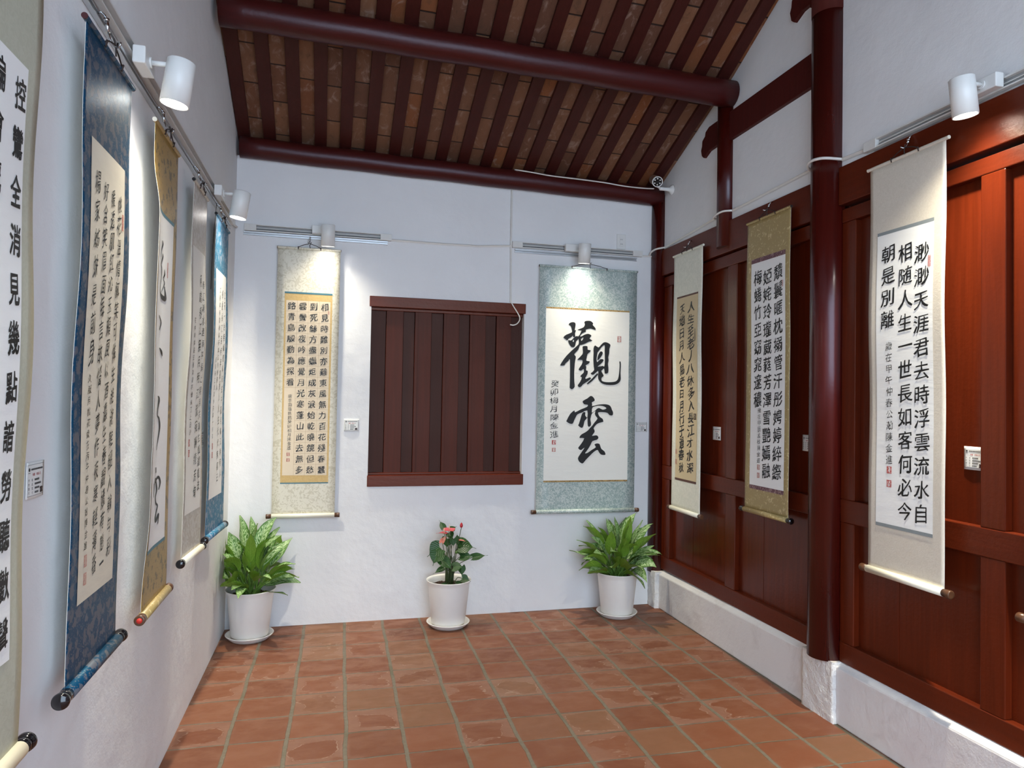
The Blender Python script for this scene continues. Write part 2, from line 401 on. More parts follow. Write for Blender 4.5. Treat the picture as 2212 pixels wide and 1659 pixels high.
# ------------------------------------------------------------------ mesh helpers
class MB:
    def __init__(self):
        self.v, self.f, self.m, self.s, self.uv = [], [], [], [], {}
    def vert(self, p):
        self.v.append(tuple(p)); return len(self.v) - 1
    def face(self, idx, mat=0, smooth=False, uv=None):
        if uv: self.uv[len(self.f)] = uv
        self.f.append(tuple(idx)); self.m.append(mat); self.s.append(smooth)
    def box(self, x0, x1, y0, y1, z0, z1, mat=0):
        b = len(self.v)
        for z in (z0, z1):
            for x, y in ((x0, y0), (x1, y0), (x1, y1), (x0, y1)):
                self.vert((x, y, z))
        for q in ((0, 3, 2, 1), (4, 5, 6, 7), (0, 1, 5, 4), (1, 2, 6, 5), (2, 3, 7, 6), (3, 0, 4, 7)):
            self.face([b + i for i in q], mat)
    def tube(self, pts, r, seg=10, mat=0, cap=True, smooth=True):
        pts = [Vector(p) for p in pts]
        rs = r if isinstance(r, (list, tuple)) else [r] * len(pts)
        up = Vector((0.13, 0.21, 0.97))
        rings = []
        for i, p in enumerate(pts):
            a, c = pts[max(i - 1, 0)], pts[min(i + 1, len(pts) - 1)]
            t = (c - a).normalized()
            if abs(t.dot(up)) > 0.98: up = Vector((0.97, 0.2, 0.13))
            n = (up - t * up.dot(t)).normalized()
            up = n
            b = t.cross(n)
            rings.append([self.vert(p + rs[i] * (math.cos(2 * PI * j / seg) * n + math.sin(2 * PI * j / seg) * b)) for j in range(seg)])
        for a, c in zip(rings, rings[1:]):
            for j in range(seg):
                self.face((a[j], a[(j + 1) % seg], c[(j + 1) % seg], c[j]), mat, smooth)
        if cap:
            self.face(rings[0][::-1], mat); self.face(rings[-1], mat)
    def lathe(self, prof, c=(0, 0, 0), seg=40, mat=0, axis='z'):
        rings = []
        for r, h in prof:
            ring = []
            for j in range(seg):
                a = 2 * PI * j / seg
                p = (r * math.cos(a), r * math.sin(a), h)
                if axis == 'x': p = (h, r * math.cos(a), r * math.sin(a))
                if axis == 'y': p = (r * math.sin(a), h, r * math.cos(a))
                ring.append(self.vert((p[0] + c[0], p[1] + c[1], p[2] + c[2])))
            rings.append(ring)
        for a, b in zip(rings, rings[1:]):
            for j in range(seg):
                self.face((a[j], a[(j + 1) % seg], b[(j + 1) % seg], b[j]), mat, True)
        if prof[0][0] > 1e-5: self.face(rings[0][::-1], mat)
        if prof[-1][0] > 1e-5: self.face(rings[-1], mat)
    def grid(self, fn, nu, nv, mat=0, smooth=True, uv=False):
        b = len(self.v)
        for j in range(nv + 1):
            for i in range(nu + 1):
                self.vert(fn(i / nu, j / nv))
        for j in range(nv):
            for i in range(nu):
                q = [b + j * (nu + 1) + i, b + j * (nu + 1) + i + 1, b + (j + 1) * (nu + 1) + i + 1, b + (j + 1) * (nu + 1) + i]
                u = None
                if uv:
                    u = [(i / nu, j / nv), ((i + 1) / nu, j / nv), ((i + 1) / nu, (j + 1) / nv), (i / nu, (j + 1) / nv)]
                self.face(q, mat, smooth, u)
    def prism(self, poly, y0, y1, mat=0):
        """poly in (x, z), extruded along y"""
        n = len(poly); b = len(self.v)
        for y in (y0, y1):
            for x, z in poly: self.vert((x, y, z))
        self.face([b + i for i in range(n)], mat)
        self.face([b + n + i for i in range(n)][::-1], mat)
        for i in range(n):
            j = (i + 1) % n
            self.face((b + j, b + i, b + n + i, b + n + j), mat)
    def build(self, name, mats, parent=None, mat_world=None, bevel=0.0, solidify=None, fix=False):
        me = bpy.data.meshes.new(name)
        me.from_pydata(self.v, [], self.f)
        for m in (mats if isinstance(mats, (list, tuple)) else [mats]):
            me.materials.append(m)
        me.polygons.foreach_set('material_index', self.m)
        me.polygons.foreach_set('use_smooth', self.s)
        if self.uv:
            ul = me.uv_layers.new(name='UVMap')
            for fi, uvs in self.uv.items():
                p = me.polygons[fi]
                for li, uv in zip(p.loop_indices, uvs): ul.data[li].uv = uv
        me.update()
        if fix:
            bm = bmesh.new(); bm.from_mesh(me)
            bmesh.ops.recalc_face_normals(bm, faces=bm.faces)
            bm.to_mesh(me); bm.free()
        o = bpy.data.objects.new(name, me)
        COL.objects.link(o)
        if parent is not None: o.parent = parent
        elif mat_world is not None: o.matrix_world = mat_world
        if bevel:
            md = o.modifiers.new('bevel', 'BEVEL'); md.width = bevel; md.segments = 2; md.limit_method = 'ANGLE'
        if solidify:
            md = o.modifiers.new('thickness', 'SOLIDIFY'); md.thickness = solidify; md.offset = -1
            if len(me.materials) > 1: md.material_offset = 1; md.material_offset_rim = 1
        return o

def root(name, frame, u, y, z, label=None, cat=None, group=None, kind=None):
    o = bpy.data.objects.new(name, None)
    o.empty_display_size = 0.05
    COL.objects.link(o)
    o.matrix_world = Matrix.Translation(frame.at(u, y, z)) @ Matrix.Rotation(frame.rotz, 4, 'Z')
    return tag(o, label, cat, group, kind)
def tag(o, label=None, cat=None, group=None, kind=None):
    if label: o['label'] = label
    if cat: o['category'] = cat
    if group: o['group'] = group
    if kind: o['kind'] = kind
    return o

# ------------------------------------------------------------------ the room
def roof_z(y):
    if y >= -1.0: return 3.506 + 0.40 * (-1.0 - y)
    if y >= -3.0: return 3.506 + 0.50 * (-1.0 - y)
    return 4.506 - 0.50 * (-3.0 - y)
def tilt(x): return 0.06 * (1 - x / 3.0)
Y_FRONT = -6.4
Y_ROOF_CUT = -5.35  # unseen roof edge, cut short behind the camera to let in more skylight

def struct(o, label=None):
    o['kind'] = 'structure'
    if label: o['label'] = label
    return o

b = MB(); b.box(-0.3, 3.3, Y_FRONT - 1.5, 0.2, -0.12, 0.0)
struct(b.build('floor', M['floor']))

WX0, WX1, WZ0, WZ1 = 0.876, 1.952, 0.902, 2.186
b = MB()
for x0, x1, z0, z1 in ((-0.3, WX0, 0, 3.06), (WX1, 3.25, 0, 3.06), (WX0, WX1, 0, WZ0), (WX0, WX1, WZ1, 3.06)):
    b.box(x0, x1, 0, 0.24, z0, z1)
struct(b.build('wall_back', M['plaster']))

prof = [(0.24, 0.0), (0.24, roof_z(0.24) + 0.09), (-1.0, roof_z(-1.0) + 0.09), (-3.0, roof_z(-3.0) + 0.09), (Y_ROOF_CUT, roof_z(Y_ROOF_CUT) + 0.09), (Y_FRONT, 2.75), (Y_FRONT, 0.0)]
b = MB(); b.prism(prof, 0, 0.24)
struct(b.build('wall_left', M['plaster'], mat_world=LEFT.m, fix=True))
b = MB()
rp = [(-y, z - 0.06 + 0.02 if z > 0 else 0) for y, z in prof]
b.prism(rp, 0.075, 0.25)
top = [(-0.24, 2.60)] + [(-y, z - 0.04) for y, z in prof[1:6]] + [(6.4, 2.60)]
b.prism(top, 0.0, 0.075)
struct(b.build('wall_right', M['plaster'], mat_world=RIGHT.m, fix=True))

# roof: tiles laid over painted rafters carried by round purlins
b = MB()
ys = [0.3, -1.0, -3.0, Y_ROOF_CUT]
for dz in (0.031, 0.075):
    for y in ys:
        for x in (-0.25, 3.25):
            b.vert((x, y, roof_z(y) + tilt(x) + dz))
for i in range(3):
    a = 2 * i
    b.face((a, a + 1, a + 3, a + 2)); b.face((8 + a, 8 + a + 2, 8 + a + 3, 8 + a + 1))
b.face((0, 8, 9, 1)); b.face((6, 7, 15, 14))
struct(b.build('ceiling', M['roof_tile']))
def rafter(x, ya, yb):
    m = MB()
    ym = (ya + yb) / 2; zm = roof_z(ym)
    for y in (ya, yb):
        for dx in (0, 0.076):
            for dz in (0, 0.03):
                m.vert((dx, y - ym, roof_z(y) - zm + dz))
    for q in ((0, 1, 3, 2), (4, 6, 7, 5), (0, 4, 5, 1), (2, 3, 7, 6), (0, 2, 6, 4), (1, 5, 7, 3)): m.face(q)
    return m, Vector((x, ym, zm + tilt(x)))
rng = random.Random(4)
for ya, yb, where in ((0.28, -1.0, 'below the middle purlin'), (-1.0, -2.98, 'above the middle purlin')):
    first = None
    for kx in range(19):
        x = 0.005 + 0.16 * kx + rng.uniform(-0.004, 0.004)
        m, loc = rafter(x, ya, yb)
        if first is None:
            first = m.build('rafter', M['rafter'], bevel=0.003); o = first
        else:
            o = first.copy(); COL.objects.link(o)
        o.location = loc
        struct(o)
def purlin(y, z, r, label):
    m = MB()
    n = 24
    m.tube([(0.02 + (2.97 - 0.0) * i / n, y, z + tilt(2.97 * i / n) + 0.002 * math.sin(i * 1.3)) for i in range(n + 1)], r, 28)
    return struct(m.build('purlin', M['lacquer_beam']), label)
purlin(-0.035, 3.044, 0.068, 'dark red round purlin along the top of the back wall')
purlin(-1.0, 3.42, 0.080, 'dark red round purlin crossing the middle of the ceiling')
purlin(-3.0, 4.40, 0.085, 'dark red ridge purlin under the roof peak')

# columns of the right wall
def column(u, y, r, z0, z1, label, split=None, mat='lacquer_col'):
    m = MB()
    zs = [z0, z1] if split is None else [z0, split, z1]
    for i in range(len(zs) - 1):
        rr = r if i == 0 else r + 0.0015
        m.lathe([(rr, zs[i]), (rr, zs[i + 1])], (0, 0, 0), 40, i)
    r_ = RIGHT.at(u, y, 0)
    o = m.build('column', [M[mat], M['lacquer_dull']], mat_world=Matrix.Translation(r_) @ Matrix.Rotation(RIGHT.rotz, 4, 'Z'))
    return struct(o, label)
column(1.885, 0.0, 0.088, 0.28, 3.95, 'tall round red column dividing the right wall panels', 3.44)
column(0.02, -0.01, 0.062, 0.25, 3.05, 'round red column in the back right corner')
column(0.94, 0.0, 0.062, 2.478, 3.39, 'short round red post under the middle purlin')
column(4.15, 0.0, 0.088, 0.28, 3.9, 'red column')

# tie beams set flush in the right gable
def tie(u0, u1, z0, z1, nose, label):
    m = MB()
    h = z1 - z0
    pts = [(u1, z0), (u1, z1), (nose + 0.10, z1)]
    for a, c in ((nose + 0.055, z1 - 0.02), (nose + 0.05, z1 - 0.045), (nose + 0.015, z1 - 0.065), (nose + 0.012, z1 - 0.10), (nose, z1 - 0.125), (nose + 0.012, z0 + 0.012), (nose + 0.035, z0 - 0.008), (nose + 0.085, z0 + 0.012), (nose + 0.10, z0 + 0.018), (u0, z0 + 0.02)):
        pts.append((a, c))
    pts.append((u0, z0))
    m.prism(pts, -0.022, 0.02)
    return struct(m.build('tie_beam', M['lacquer_dull'], mat_world=RIGHT.m, fix=True, bevel=0.004), label)
tie(0.90, 1.86, 3.135, 3.312, 0.645, 'dark red tie beam with scalloped end below the middle purlin')
tie(1.75, 1.86, 3.555, 3.74, 1.585, 'dark red scalloped beam end high beside the tall column')

# white plinth under the timber panels
b = MB()
b.prism([(0.10, 0), (1.775, 0), (1.775, 0.266), (0.10, 0.248)], -0.028, 0.09)
b.prism([(1.985, 0), (6.4, 0), (6.4, 0.276), (1.985, 0.266)], -0.028, 0.09)
for u0, u1, za, zb in ((0.11, 1.775, 0.246, 0.264), (1.985, 6.4, 0.264, 0.276)):
    q = [b.vert((u0, -0.026, za)), b.vert((u1, -0.026, zb)), b.vert((u1, 0.02, zb + 0.028)), b.vert((u0, 0.02, za + 0.03))]
    b.face(q)
struct(b.build('baseboard_right', M['plinth'], mat_world=RIGHT.m, fix=True, bevel=0.008))
def pier(u0, u1, y0, zt, label):
    m = MB()
    def fn(s, t):
        # front and cheeks of the rough pier as one sheet, lumpy like hand-laid plaster
        w = u1 - u0
        path = [(u0, 0.06), (u0, y0), (u1, y0), (u1, 0.06)]
        k2 = min(2.9999, s * 3); i = int(k2); f = k2 - i
        x = path[i][0] + (path[i + 1][0] - path[i][0]) * f; y = path[i][1] + (path[i + 1][1] - path[i][1]) * f
        nz = noise.noise(Vector((x * 26, y * 26, t * 7))) * 0.0055 + noise.noise(Vector((x * 70, 3, t * 20))) * 0.003
        return (x + (nz if i != 1 else 0), y - (abs(nz) if i == 1 else 0), t * zt)
    m.grid(fn, 48, 26)
    n0 = len(m.v)
    m.box(u0 + 0.004, u1 - 0.004, y0 + 0.004, 0.06, 0.0, zt)
    return struct(m.build('pier', M['rough_plaster'], mat_world=RIGHT.m), label)
pier(1.765, 1.99, -0.046, 0.285, 'rough white plaster pier under the tall column')
pier(0.0, 0.118, -0.060, 0.262, 'rough white plaster pier under the corner column')

# timber panel bays between the columns
def bay(u0, u1, rows, stiles, seams_hi, seams_lo, label):
    r = root('panel_wall', RIGHT, 0, 0, 0, label, None, None, 'structure')
    beam0, beam1, rail0, rail1, mid0, mid1, bot0, bot1 = rows
    P = {}
    def part(name, x0, x1, y0, y1, z0, z1, mat):
        m = MB(); m.box(x0, x1, y0, y1, z0, z1)
        return m.build(name, M[mat], r, bevel=0.004)
    part('top_beam', u0, u1, -0.022, 0.06, beam0, beam1, 'lacquer_h')
    part('upper_rail', u0, u1, 0.0, 0.06, rail0, rail1, 'lacquer_h')
    part('middle_rail', u0, u1, 0.001, 0.06, mid0, mid1, 'lacquer_h')
    part('bottom_rail', u0, u1, 0.0, 0.06, bot0, bot1, 'lacquer_h')
    for s0, s1 in stiles:
        part('stile', s0, s1, 0.002, 0.06, mid1, rail0, 'lacquer')
        part('stile', s0, s1, 0.002, 0.06, bot1, mid0, 'lacquer')
    edges = sorted(stiles)
    for (a0, a1), (c0, c1) in zip(edges, edges[1:]):
        for seams, z0, z1, nm in ((seams_hi, mid1, rail0, 'upper_panel'), (seams_lo, bot1, mid0, 'lower_panel')):
            xs = [a1 - 0.005] + [s for s in seams if a1 < s < c0] + [c0 + 0.005]
            m = MB()
            for i, (x0, x1) in enumerate(zip(xs, xs[1:])):
                m.box(x0, x1 - 0.0015, 0.033 + 0.0015 * (i % 2), 0.06, z0 - 0.004, z1 + 0.004)
            m.build(nm, M['lacquer'], r)
    m = MB(); m.box(u0, u1, 0.060, 0.074, bot0, rail1)
    m.build('backboard', M['lacquer_dull'], r)
    return r
bay(0.085, 1.80, (2.440, 2.634, 2.357, 2.432, 0.945, 1.042, 0.28, 0.376),
    [(0.085, 0.205), (0.955, 1.062), (1.755, 1.80)], [0.50, 0.78, 1.36], [0.503, 0.657, 1.315, 1.452], 'red timber panelling between the corner and the tall column')
bay(1.975, 4.10, (2.466, 2.650, 2.382, 2.448, 0.947, 1.056, 0.285, 0.381),
    [(1.975, 2.065), (2.726, 2.828), (3.49, 3.59), (4.02, 4.10)], [2.40, 3.1], [2.308, 2.45, 3.05, 3.3, 3.8], 'red timber panelling right of the tall column')
bay(4.20, 6.4, (2.466, 2.650, 2.382, 2.448, 0.947, 1.056, 0.285, 0.381),
    [(4.20, 4.29), (4.95, 5.05), (5.7, 5.8), (6.3, 6.4)], [4.6, 5.3], [4.5, 5.4], 'red timber panelling nearest the open front')

# shuttered window in the back wall
w = root('window_1', BACK, 0, 0, 0, 'red boarded window in the white back wall', None, None, 'structure')
def wpart(name, x0, x1, y0, y1, z0, z1, mat='lacquer_h', bev=0.003):
    m = MB(); m.box(x0, x1, y0, y1, z0, z1); return m.build(name, M[mat], w, bevel=bev)
wpart('lintel', 0.864, 1.962, -0.008, 0.10, 2.118, 2.190)
wpart('sill', 0.872, 1.962, -0.012, 0.10, 0.900, 0.975)
wpart('head_rail', WX0, WX1, 0.030, 0.10, 2.098, 2.118)
wpart('foot_rail', WX0, WX1, 0.030, 0.10, 0.975, 0.990)
edges = [0.876, 0.981, 1.099, 1.178, 1.294, 1.378, 1.490, 1.565, 1.680, 1.758, 1.868, 1.952]
for i, (x0, x1) in enumerate(zip(edges, edges[1:])):
    proud = i % 2 == 1
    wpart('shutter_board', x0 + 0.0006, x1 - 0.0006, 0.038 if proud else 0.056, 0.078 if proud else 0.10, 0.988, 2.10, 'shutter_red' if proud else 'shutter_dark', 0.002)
    if proud and i in (3, 5, 7, 9):
        wpart('cover_strip', x0 + 0.0006, x0 + 0.020, 0.033, 0.040, 0.99, 2.098, 'shutter_red', 0.001)
wpart('backboard', WX0, WX1, 0.10, 0.12, 0.97, 2.12, 'shutter_dark', 0)
BRUSH_CLOUD = [[(-154,2054),(-139,2068),(-117,2072),(-102,2065),(-101,2044),(-106,2014),(-96,2015),(-104,1989),(-101,1968),(-118,1964),(-120,1975),(-132,1962),(-152,1951),(-161,1938),(-176,1947),(-191,1959),(-170,1979),(-129,1997),(-129,2017),(-137,2042)],[(-155,1938),(-147,1940),(-132,1939),(-115,1956),(-101,1968),(-83,1972),(-75,1954),(-94,1934),(-99,1908),(-107,1893),(-124,1890),(-136,1897),(-150,1919)],[(-121,1933),(-116,1944),(-110,1940),(-114,1928)],[(-85,2018),(-58,2029),(-37,2040),(-29,2060),(-34,2075),(-21,2085),(10,2087),(29,2077),(35,2066),(30,2059),(49,2041),(56,2025),(46,2023),(18,2031),(-13,2025),(-23,2018),(-19,2008),(-33,2001),(-50,1991),(-62,1977),(-66,1969),(-79,1972),(-69,1980),(-57,2007),(-54,2013),(-75,2016)],[(-79,1971),(-67,1969),(-50,1973),(-30,1985),(-2,1992),(19,1984),(22,1976),(9,1957),(32,1944),(2,1934),(-22,1921),(-52,1910),(-63,1908),(-69,1893),(-79,1870),(-106,1840),(-94,1824),(-97,1801),(-101,1769),(-104,1704),(-102,1640),(-99,1604),(-119,1586),(-136,1595),(-137,1613),(-136,1671),(-139,1800),(-150,1790),(-173,1770),(-180,1757),(-210,1754),(-210,1762),(-194,1789),(-167,1825),(-124,1868),(-76,1912),(-75,1938),(-75,1954)],[(-57,1953),(-39,1964),(-42,1952),(-53,1938)],[(-44,1895),(-35,1902),(-14,1903),(-5,1897),(-3,1876),(19,1873),(14,1860),(-5,1843),(-10,1817),(-13,1797),(5,1793),(14,1790),(5,1775),(-17,1762),(-12,1752),(-13,1726),(-1,1723),(-2,1700),(-18,1671),(-11,1664),(13,1675),(24,1672),(22,1662),(-17,1635),(-37,1622),(-47,1609),(-61,1602),(-73,1608),(-75,1618),(-58,1641),(-45,1673),(-57,1679),(-49,1693),(-32,1709),(-32,1735),(-53,1722),(-68,1726),(-70,1734),(-57,1754),(-45,1774),(-44,1800),(-80,1799),(-76,1808),(-44,1842),(-41,1868)],[(41,1887),(53,1910),(79,1895),(96,1912),(117,1932),(138,1936),(163,1927),(173,1915),(165,1888),(164,1855),(157,1826),(161,1806),(156,1777),(160,1751),(159,1714),(142,1706),(131,1710),(127,1743),(113,1733),(106,1723),(117,1704),(124,1689),(109,1677),(107,1661),(115,1650),(143,1644),(185,1645),(216,1650),(234,1664),(242,1690),(247,1737),(248,1776),(246,1797),(256,1796),(258,1760),(256,1714),(259,1674),(252,1651),(231,1633),(199,1624),(150,1624),(115,1632),(94,1648),(81,1670),(81,1703),(79,1725),(44,1695),(22,1703),(34,1714),(49,1731),(45,1757),(41,1806),(42,1854)],[(127,1914),(104,1899),(87,1876),(73,1859),(70,1839),(67,1816),(68,1798),(74,1789),(98,1811),(123,1805),(99,1775),(75,1755),(116,1762),(128,1759),(131,1808),(128,1874)],[(97,1868),(115,1857),(98,1824),(77,1802),(72,1807),(78,1839)],[(72,1706),(38,1672),(24,1659),(-6,1629),(4,1626),(31,1646),(45,1659),(79,1696)],[(-36,1498),(-29,1507),(1,1523),(21,1539),(37,1538),(54,1521),(55,1505),(35,1494),(38,1480),(38,1467),(75,1476),(109,1481),(143,1482),(170,1476),(184,1463),(193,1441),(201,1425),(200,1406),(188,1400),(171,1405),(157,1419),(123,1424),(86,1422),(88,1405),(100,1388),(121,1374),(126,1355),(121,1352),(94,1345),(71,1333),(51,1307),(58,1292),(57,1276),(39,1251),(65,1255),(81,1252),(89,1237),(76,1222),(43,1213),(30,1188),(13,1160),(-3,1138),(-13,1124),(7,1128),(40,1150),(70,1169),(58,1188),(76,1196),(97,1193),(104,1178),(114,1156),(138,1138),(146,1115),(128,1112),(108,1117),(94,1134),(82,1149),(54,1134),(27,1109),(-5,1078),(-25,1055),(-38,1052),(-58,1066),(-67,1088),(-56,1110),(-36,1138),(-17,1166),(-40,1150),(-53,1150),(-65,1160),(-63,1169),(-41,1197),(-21,1233),(-54,1235),(-56,1244),(-42,1261),(-15,1275),(8,1291),(24,1309),(41,1326),(57,1348),(80,1377),(66,1395),(59,1414),(63,1432),(36,1411),(28,1386),(25,1367),(30,1345),(29,1326),(17,1317),(6,1323),(3,1354),(2,1382),(-10,1369),(-20,1357),(-26,1332),(-33,1313),(-46,1309),(-68,1325),(-64,1335),(-53,1369),(-44,1400),(-31,1421),(-14,1420),(-16,1401),(-4,1384),(2,1388),(0,1435),(-41,1419),(-74,1406),(-87,1387),(-100,1362),(-109,1340),(-129,1337),(-157,1352),(-156,1362),(-130,1409),(-98,1434),(-94,1420),(-51,1441),(-2,1461),(3,1476),(-19,1478),(-32,1487)],[(42,1458),(82,1470),(119,1469),(143,1459),(147,1450),(120,1442),(92,1454),(72,1446),(66,1439),(38,1419),(36,1433)]]
BRUSH_GRASS = [[(-2.174,2.033,0.009),(-2.164,2.023,0.022),(-2.192,1.997,0.013),(-2.198,1.973,0.007)],[(-2.16,1.989,0.01),(-2.159,1.978,0.019),(-2.19,1.949,0.012),(-2.172,1.939,0.014),(-2.169,1.916,0.01),(-2.187,1.881,0.009),(-2.188,1.855,0.01),(-2.156,1.841,0.039),(-2.101,1.842,0.037),(-2.116,1.881,0.007)],[(-2.127,1.94,0.004),(-2.121,1.924,0.014),(-2.141,1.906,0.007),(-2.121,1.891,0.011),(-2.166,1.854,0.005)],[(-2.191,1.77,0.012),(-2.159,1.757,0.017),(-2.153,1.744,0.016),(-2.176,1.723,0.012)],[(-2.16,1.659,0.013),(-2.132,1.649,0.027),(-2.117,1.635,0.005)],[(-2.158,1.491,0.01),(-2.138,1.476,0.016),(-2.157,1.45,0.009),(-2.163,1.425,0.009)],[(-2.16,1.491,0.011),(-2.144,1.479,0.026),(-2.167,1.43,0.014),(-2.136,1.412,0.02),(-2.125,1.376,0.02),(-2.166,1.305,0.006)],[(-2.166,1.242,0.017),(-2.164,1.228,0.017)],[(-2.194,1.19,0.017),(-2.195,1.146,0.008)],[(-2.174,1.195,0.02),(-2.126,1.207,0.023),(-2.095,1.185,0.021),(-2.114,1.163,0.012)],[(-2.168,1.204,0.023),(-2.143,1.166,0.02),(-2.161,1.141,0.014),(-2.151,1.119,0.017),(-2.128,1.105,0.017),(-2.153,1.074,0.017),(-2.144,1.055,0.023),(-2.11,1.074,0.021),(-2.114,1.043,0.009)]]

# ------------------------------------------------------------------ hanging scrolls
_font = bpy.data.curves.new('lettering', 'FONT')
_font.resolution_u = 3
_font_o = bpy.data.objects.new('lettering', _font)
_cache = {}
def glyph(ch):
    """a character's points, faces and, for points on its outline, the outward direction"""
    if ch not in _cache:
        _font.body = ch; _font.size = 1.0
        me = _font_o.to_mesh()
        vs = [(p.co.x - 0.5, p.co.y - 0.38) for p in me.vertices]
        fs = [tuple(f.vertices) for f in me.polygons]
        _font_o.to_mesh_clear()
        used = {}
        for f in fs:
            for p, q in zip(f, f[1:] + f[:1]): used[(p, q)] = 1
        nrm = [Vector((0, 0)) for _ in vs]
        for p, q in used:
            if (q, p) in used: continue
            t = Vector(vs[q]) - Vector(vs[p])
            if t.length < 1e-6: continue
            t.normalize()
            for w_ in (p, q): nrm[w_] += Vector((t.y, -t.x))
        nrm = [n_.normalized() if n_.length > 1e-6 else n_ for n_ in nrm]
        _cache[ch] = (vs, nrm, fs)
    return _cache[ch]

class Ink:
    """writing lying on a sheet: dep(x, z) is the sheet's y, off the lift above it"""
    def __init__(self, dep, off=0.0022, seed=1):
        self.mb = MB(); self.dep = dep; self.off = off; self.rng = random.Random(seed)
    def _v(self, x, z): return self.mb.vert((x, self.dep(x, z) - self.off, z))
    def char(self, ch, x, z, sx, sz, weight=0.0, shear=0.10, rot=0.0, wob=0.012, slant=0.0):
        if ch == ' ': return
        vs, nrm, fs = glyph(ch)
        sd = Vector((self.rng.random() * 99, self.rng.random() * 99, 0))
        ca, sa = math.cos(rot), math.sin(rot)
        base = len(self.mb.v)
        for (gx, gz), nv in zip(vs, nrm):
            # the brush presses and lifts: upright strokes heavier, level strokes lighter
            pr_ = noise.noise(Vector((gx * 3.4, gz * 3.4, 7.0)) + sd) * (0.034 if wob else 0.0)
            k2 = weight + pr_ - (0.016 * abs(nv.y) - 0.006 if wob else 0.0) - (0.012 * gz if wob else 0.0)
            k2 = max(k2, -0.024)
            gx, gz = gx + nv.x * k2, gz + nv.y * k2
            if wob:
                nn = noise.noise_vector(Vector((gx * 4.2, gz * 4.2, 0)) + sd)
                n2 = noise.noise_vector(Vector((gx * 13, gz * 13, 0)) + sd)
                gx += nn.x * wob * 2 + n2.x * wob * 0.7; gz += nn.y * wob * 2 + n2.y * wob * 0.7
            gz2 = gz + shear * gx; gx2 = gx + slant * gz
            px, pz = gx2 * sx, gz2 * sz
            self._v(x + ca * px - sa * pz, z + sa * px + ca * pz)
        for f in fs: self.mb.face([base + i for i in f])
    def column(self, text, x, z_top, z_bot, w, weight=0.0, jitter=0.04, hscale=0.92, **kw):
        n = len(text); pitch = (z_top - z_bot) / n
        for i, ch in enumerate(text):
            s = pitch * hscale * (1 + self.rng.uniform(-jitter, jitter))
            self.char(ch, x + self.rng.uniform(-jitter, jitter) * w * 0.6, z_top - pitch * (i + 0.5), w * (1 + self.rng.uniform(-jitter, jitter)), s,
                      weight, rot=self.rng.uniform(-1, 1) * jitter * 0.9, **kw)
    def rect(self, x0, x1, z0, z1, nz=1, nx=1):
        for i in range(nx):
            for j in range(nz):
                a, c = x0 + (x1 - x0) * i / nx, x0 + (x1 - x0) * (i + 1) / nx
                p, q = z0 + (z1 - z0) * j / nz, z0 + (z1 - z0) * (j + 1) / nz
                self.mb.face([self._v(a, p), self._v(c, p), self._v(c, q), self._v(a, q)])
    def ring(self, x, z, r, t, n=22):
        vi = []
        for i in range(n):
            a = 2 * PI * i / n
            vi.append((self._v(x + r * math.cos(a), z + r * math.sin(a)), self._v(x + (r - t) * math.cos(a), z + (r - t) * math.sin(a))))
        for i in range(n):
            (a, c), (d, e) = vi[i], vi[(i + 1) % n]
            self.mb.face((a, d, e, c))
    def polygons(self, polys):
        """outlines filled even-odd, so an outline inside another is a gap"""
        cu = bpy.data.curves.new('outline', 'CURVE'); cu.dimensions = '2D'; cu.fill_mode = 'BOTH'
        for pl in polys:
            n = len(pl); pts = []
            for i in range(n):                       # round the corners off a little
                p0, p1, p2, p3 = [Vector(pl[(i + k) % n]) for k in (-1, 0, 1, 2)]
                for t in (0, 0.5):
                    if t == 0: pts.append(p1)
                    else: pts.append((-p0 + 9 * p1 + 9 * p2 - p3) / 16)
            sp = cu.splines.new('POLY'); sp.points.add(len(pts) - 1); sp.use_cyclic_u = True
            for q, p in zip(sp.points, pts): q.co = (p.x, p.y, 0, 1)
        ob = bpy.data.objects.new('outline', cu); me = ob.to_mesh()
        base = len(self.mb.v)
        for v in me.vertices: self._v(v.co.x, v.co.y)
        for f in me.polygons: self.mb.face([base + i for i in f.vertices])
        ob.to_mesh_clear(); bpy.data.objects.remove(ob); bpy.data.curves.remove(cu)
    def brush(self, pts, dzf=0.3):
        """a stroke swept with an upright elliptical tip: pts = (x, z, width)"""
        P = []
        n = len(pts)
        for i in range(n - 1):
            p0, p1, p2, p3 = [pts[min(max(i + k, 0), n - 1)] for k in (-1, 0, 1, 2)]
            for s in range(6):
                t = s / 6
                P.append(tuple(0.5 * (2 * b1 + (c1 - a1) * t + (2 * a1 - 5 * b1 + 4 * c1 - d1) * t * t + (3 * b1 - a1 - 3 * c1 + d1) * t ** 3) for a1, b1, c1, d1 in zip(p0, p1, p2, p3)))
        P.append(pts[-1])
        prev = None
        for x, z, wd in P:
            wd = max(wd, 0.002)
            el = [self._v(x + wd / 2 * math.cos(2 * PI * k / 10), z + wd * dzf / 2 * math.sin(2 * PI * k / 10)) for k in range(10)]
            self.mb.face(el)
            if prev:
                for k in range(10): self.mb.face((prev[k], prev[(k + 1) % 10], el[(k + 1) % 10], el[k]))
            prev = el
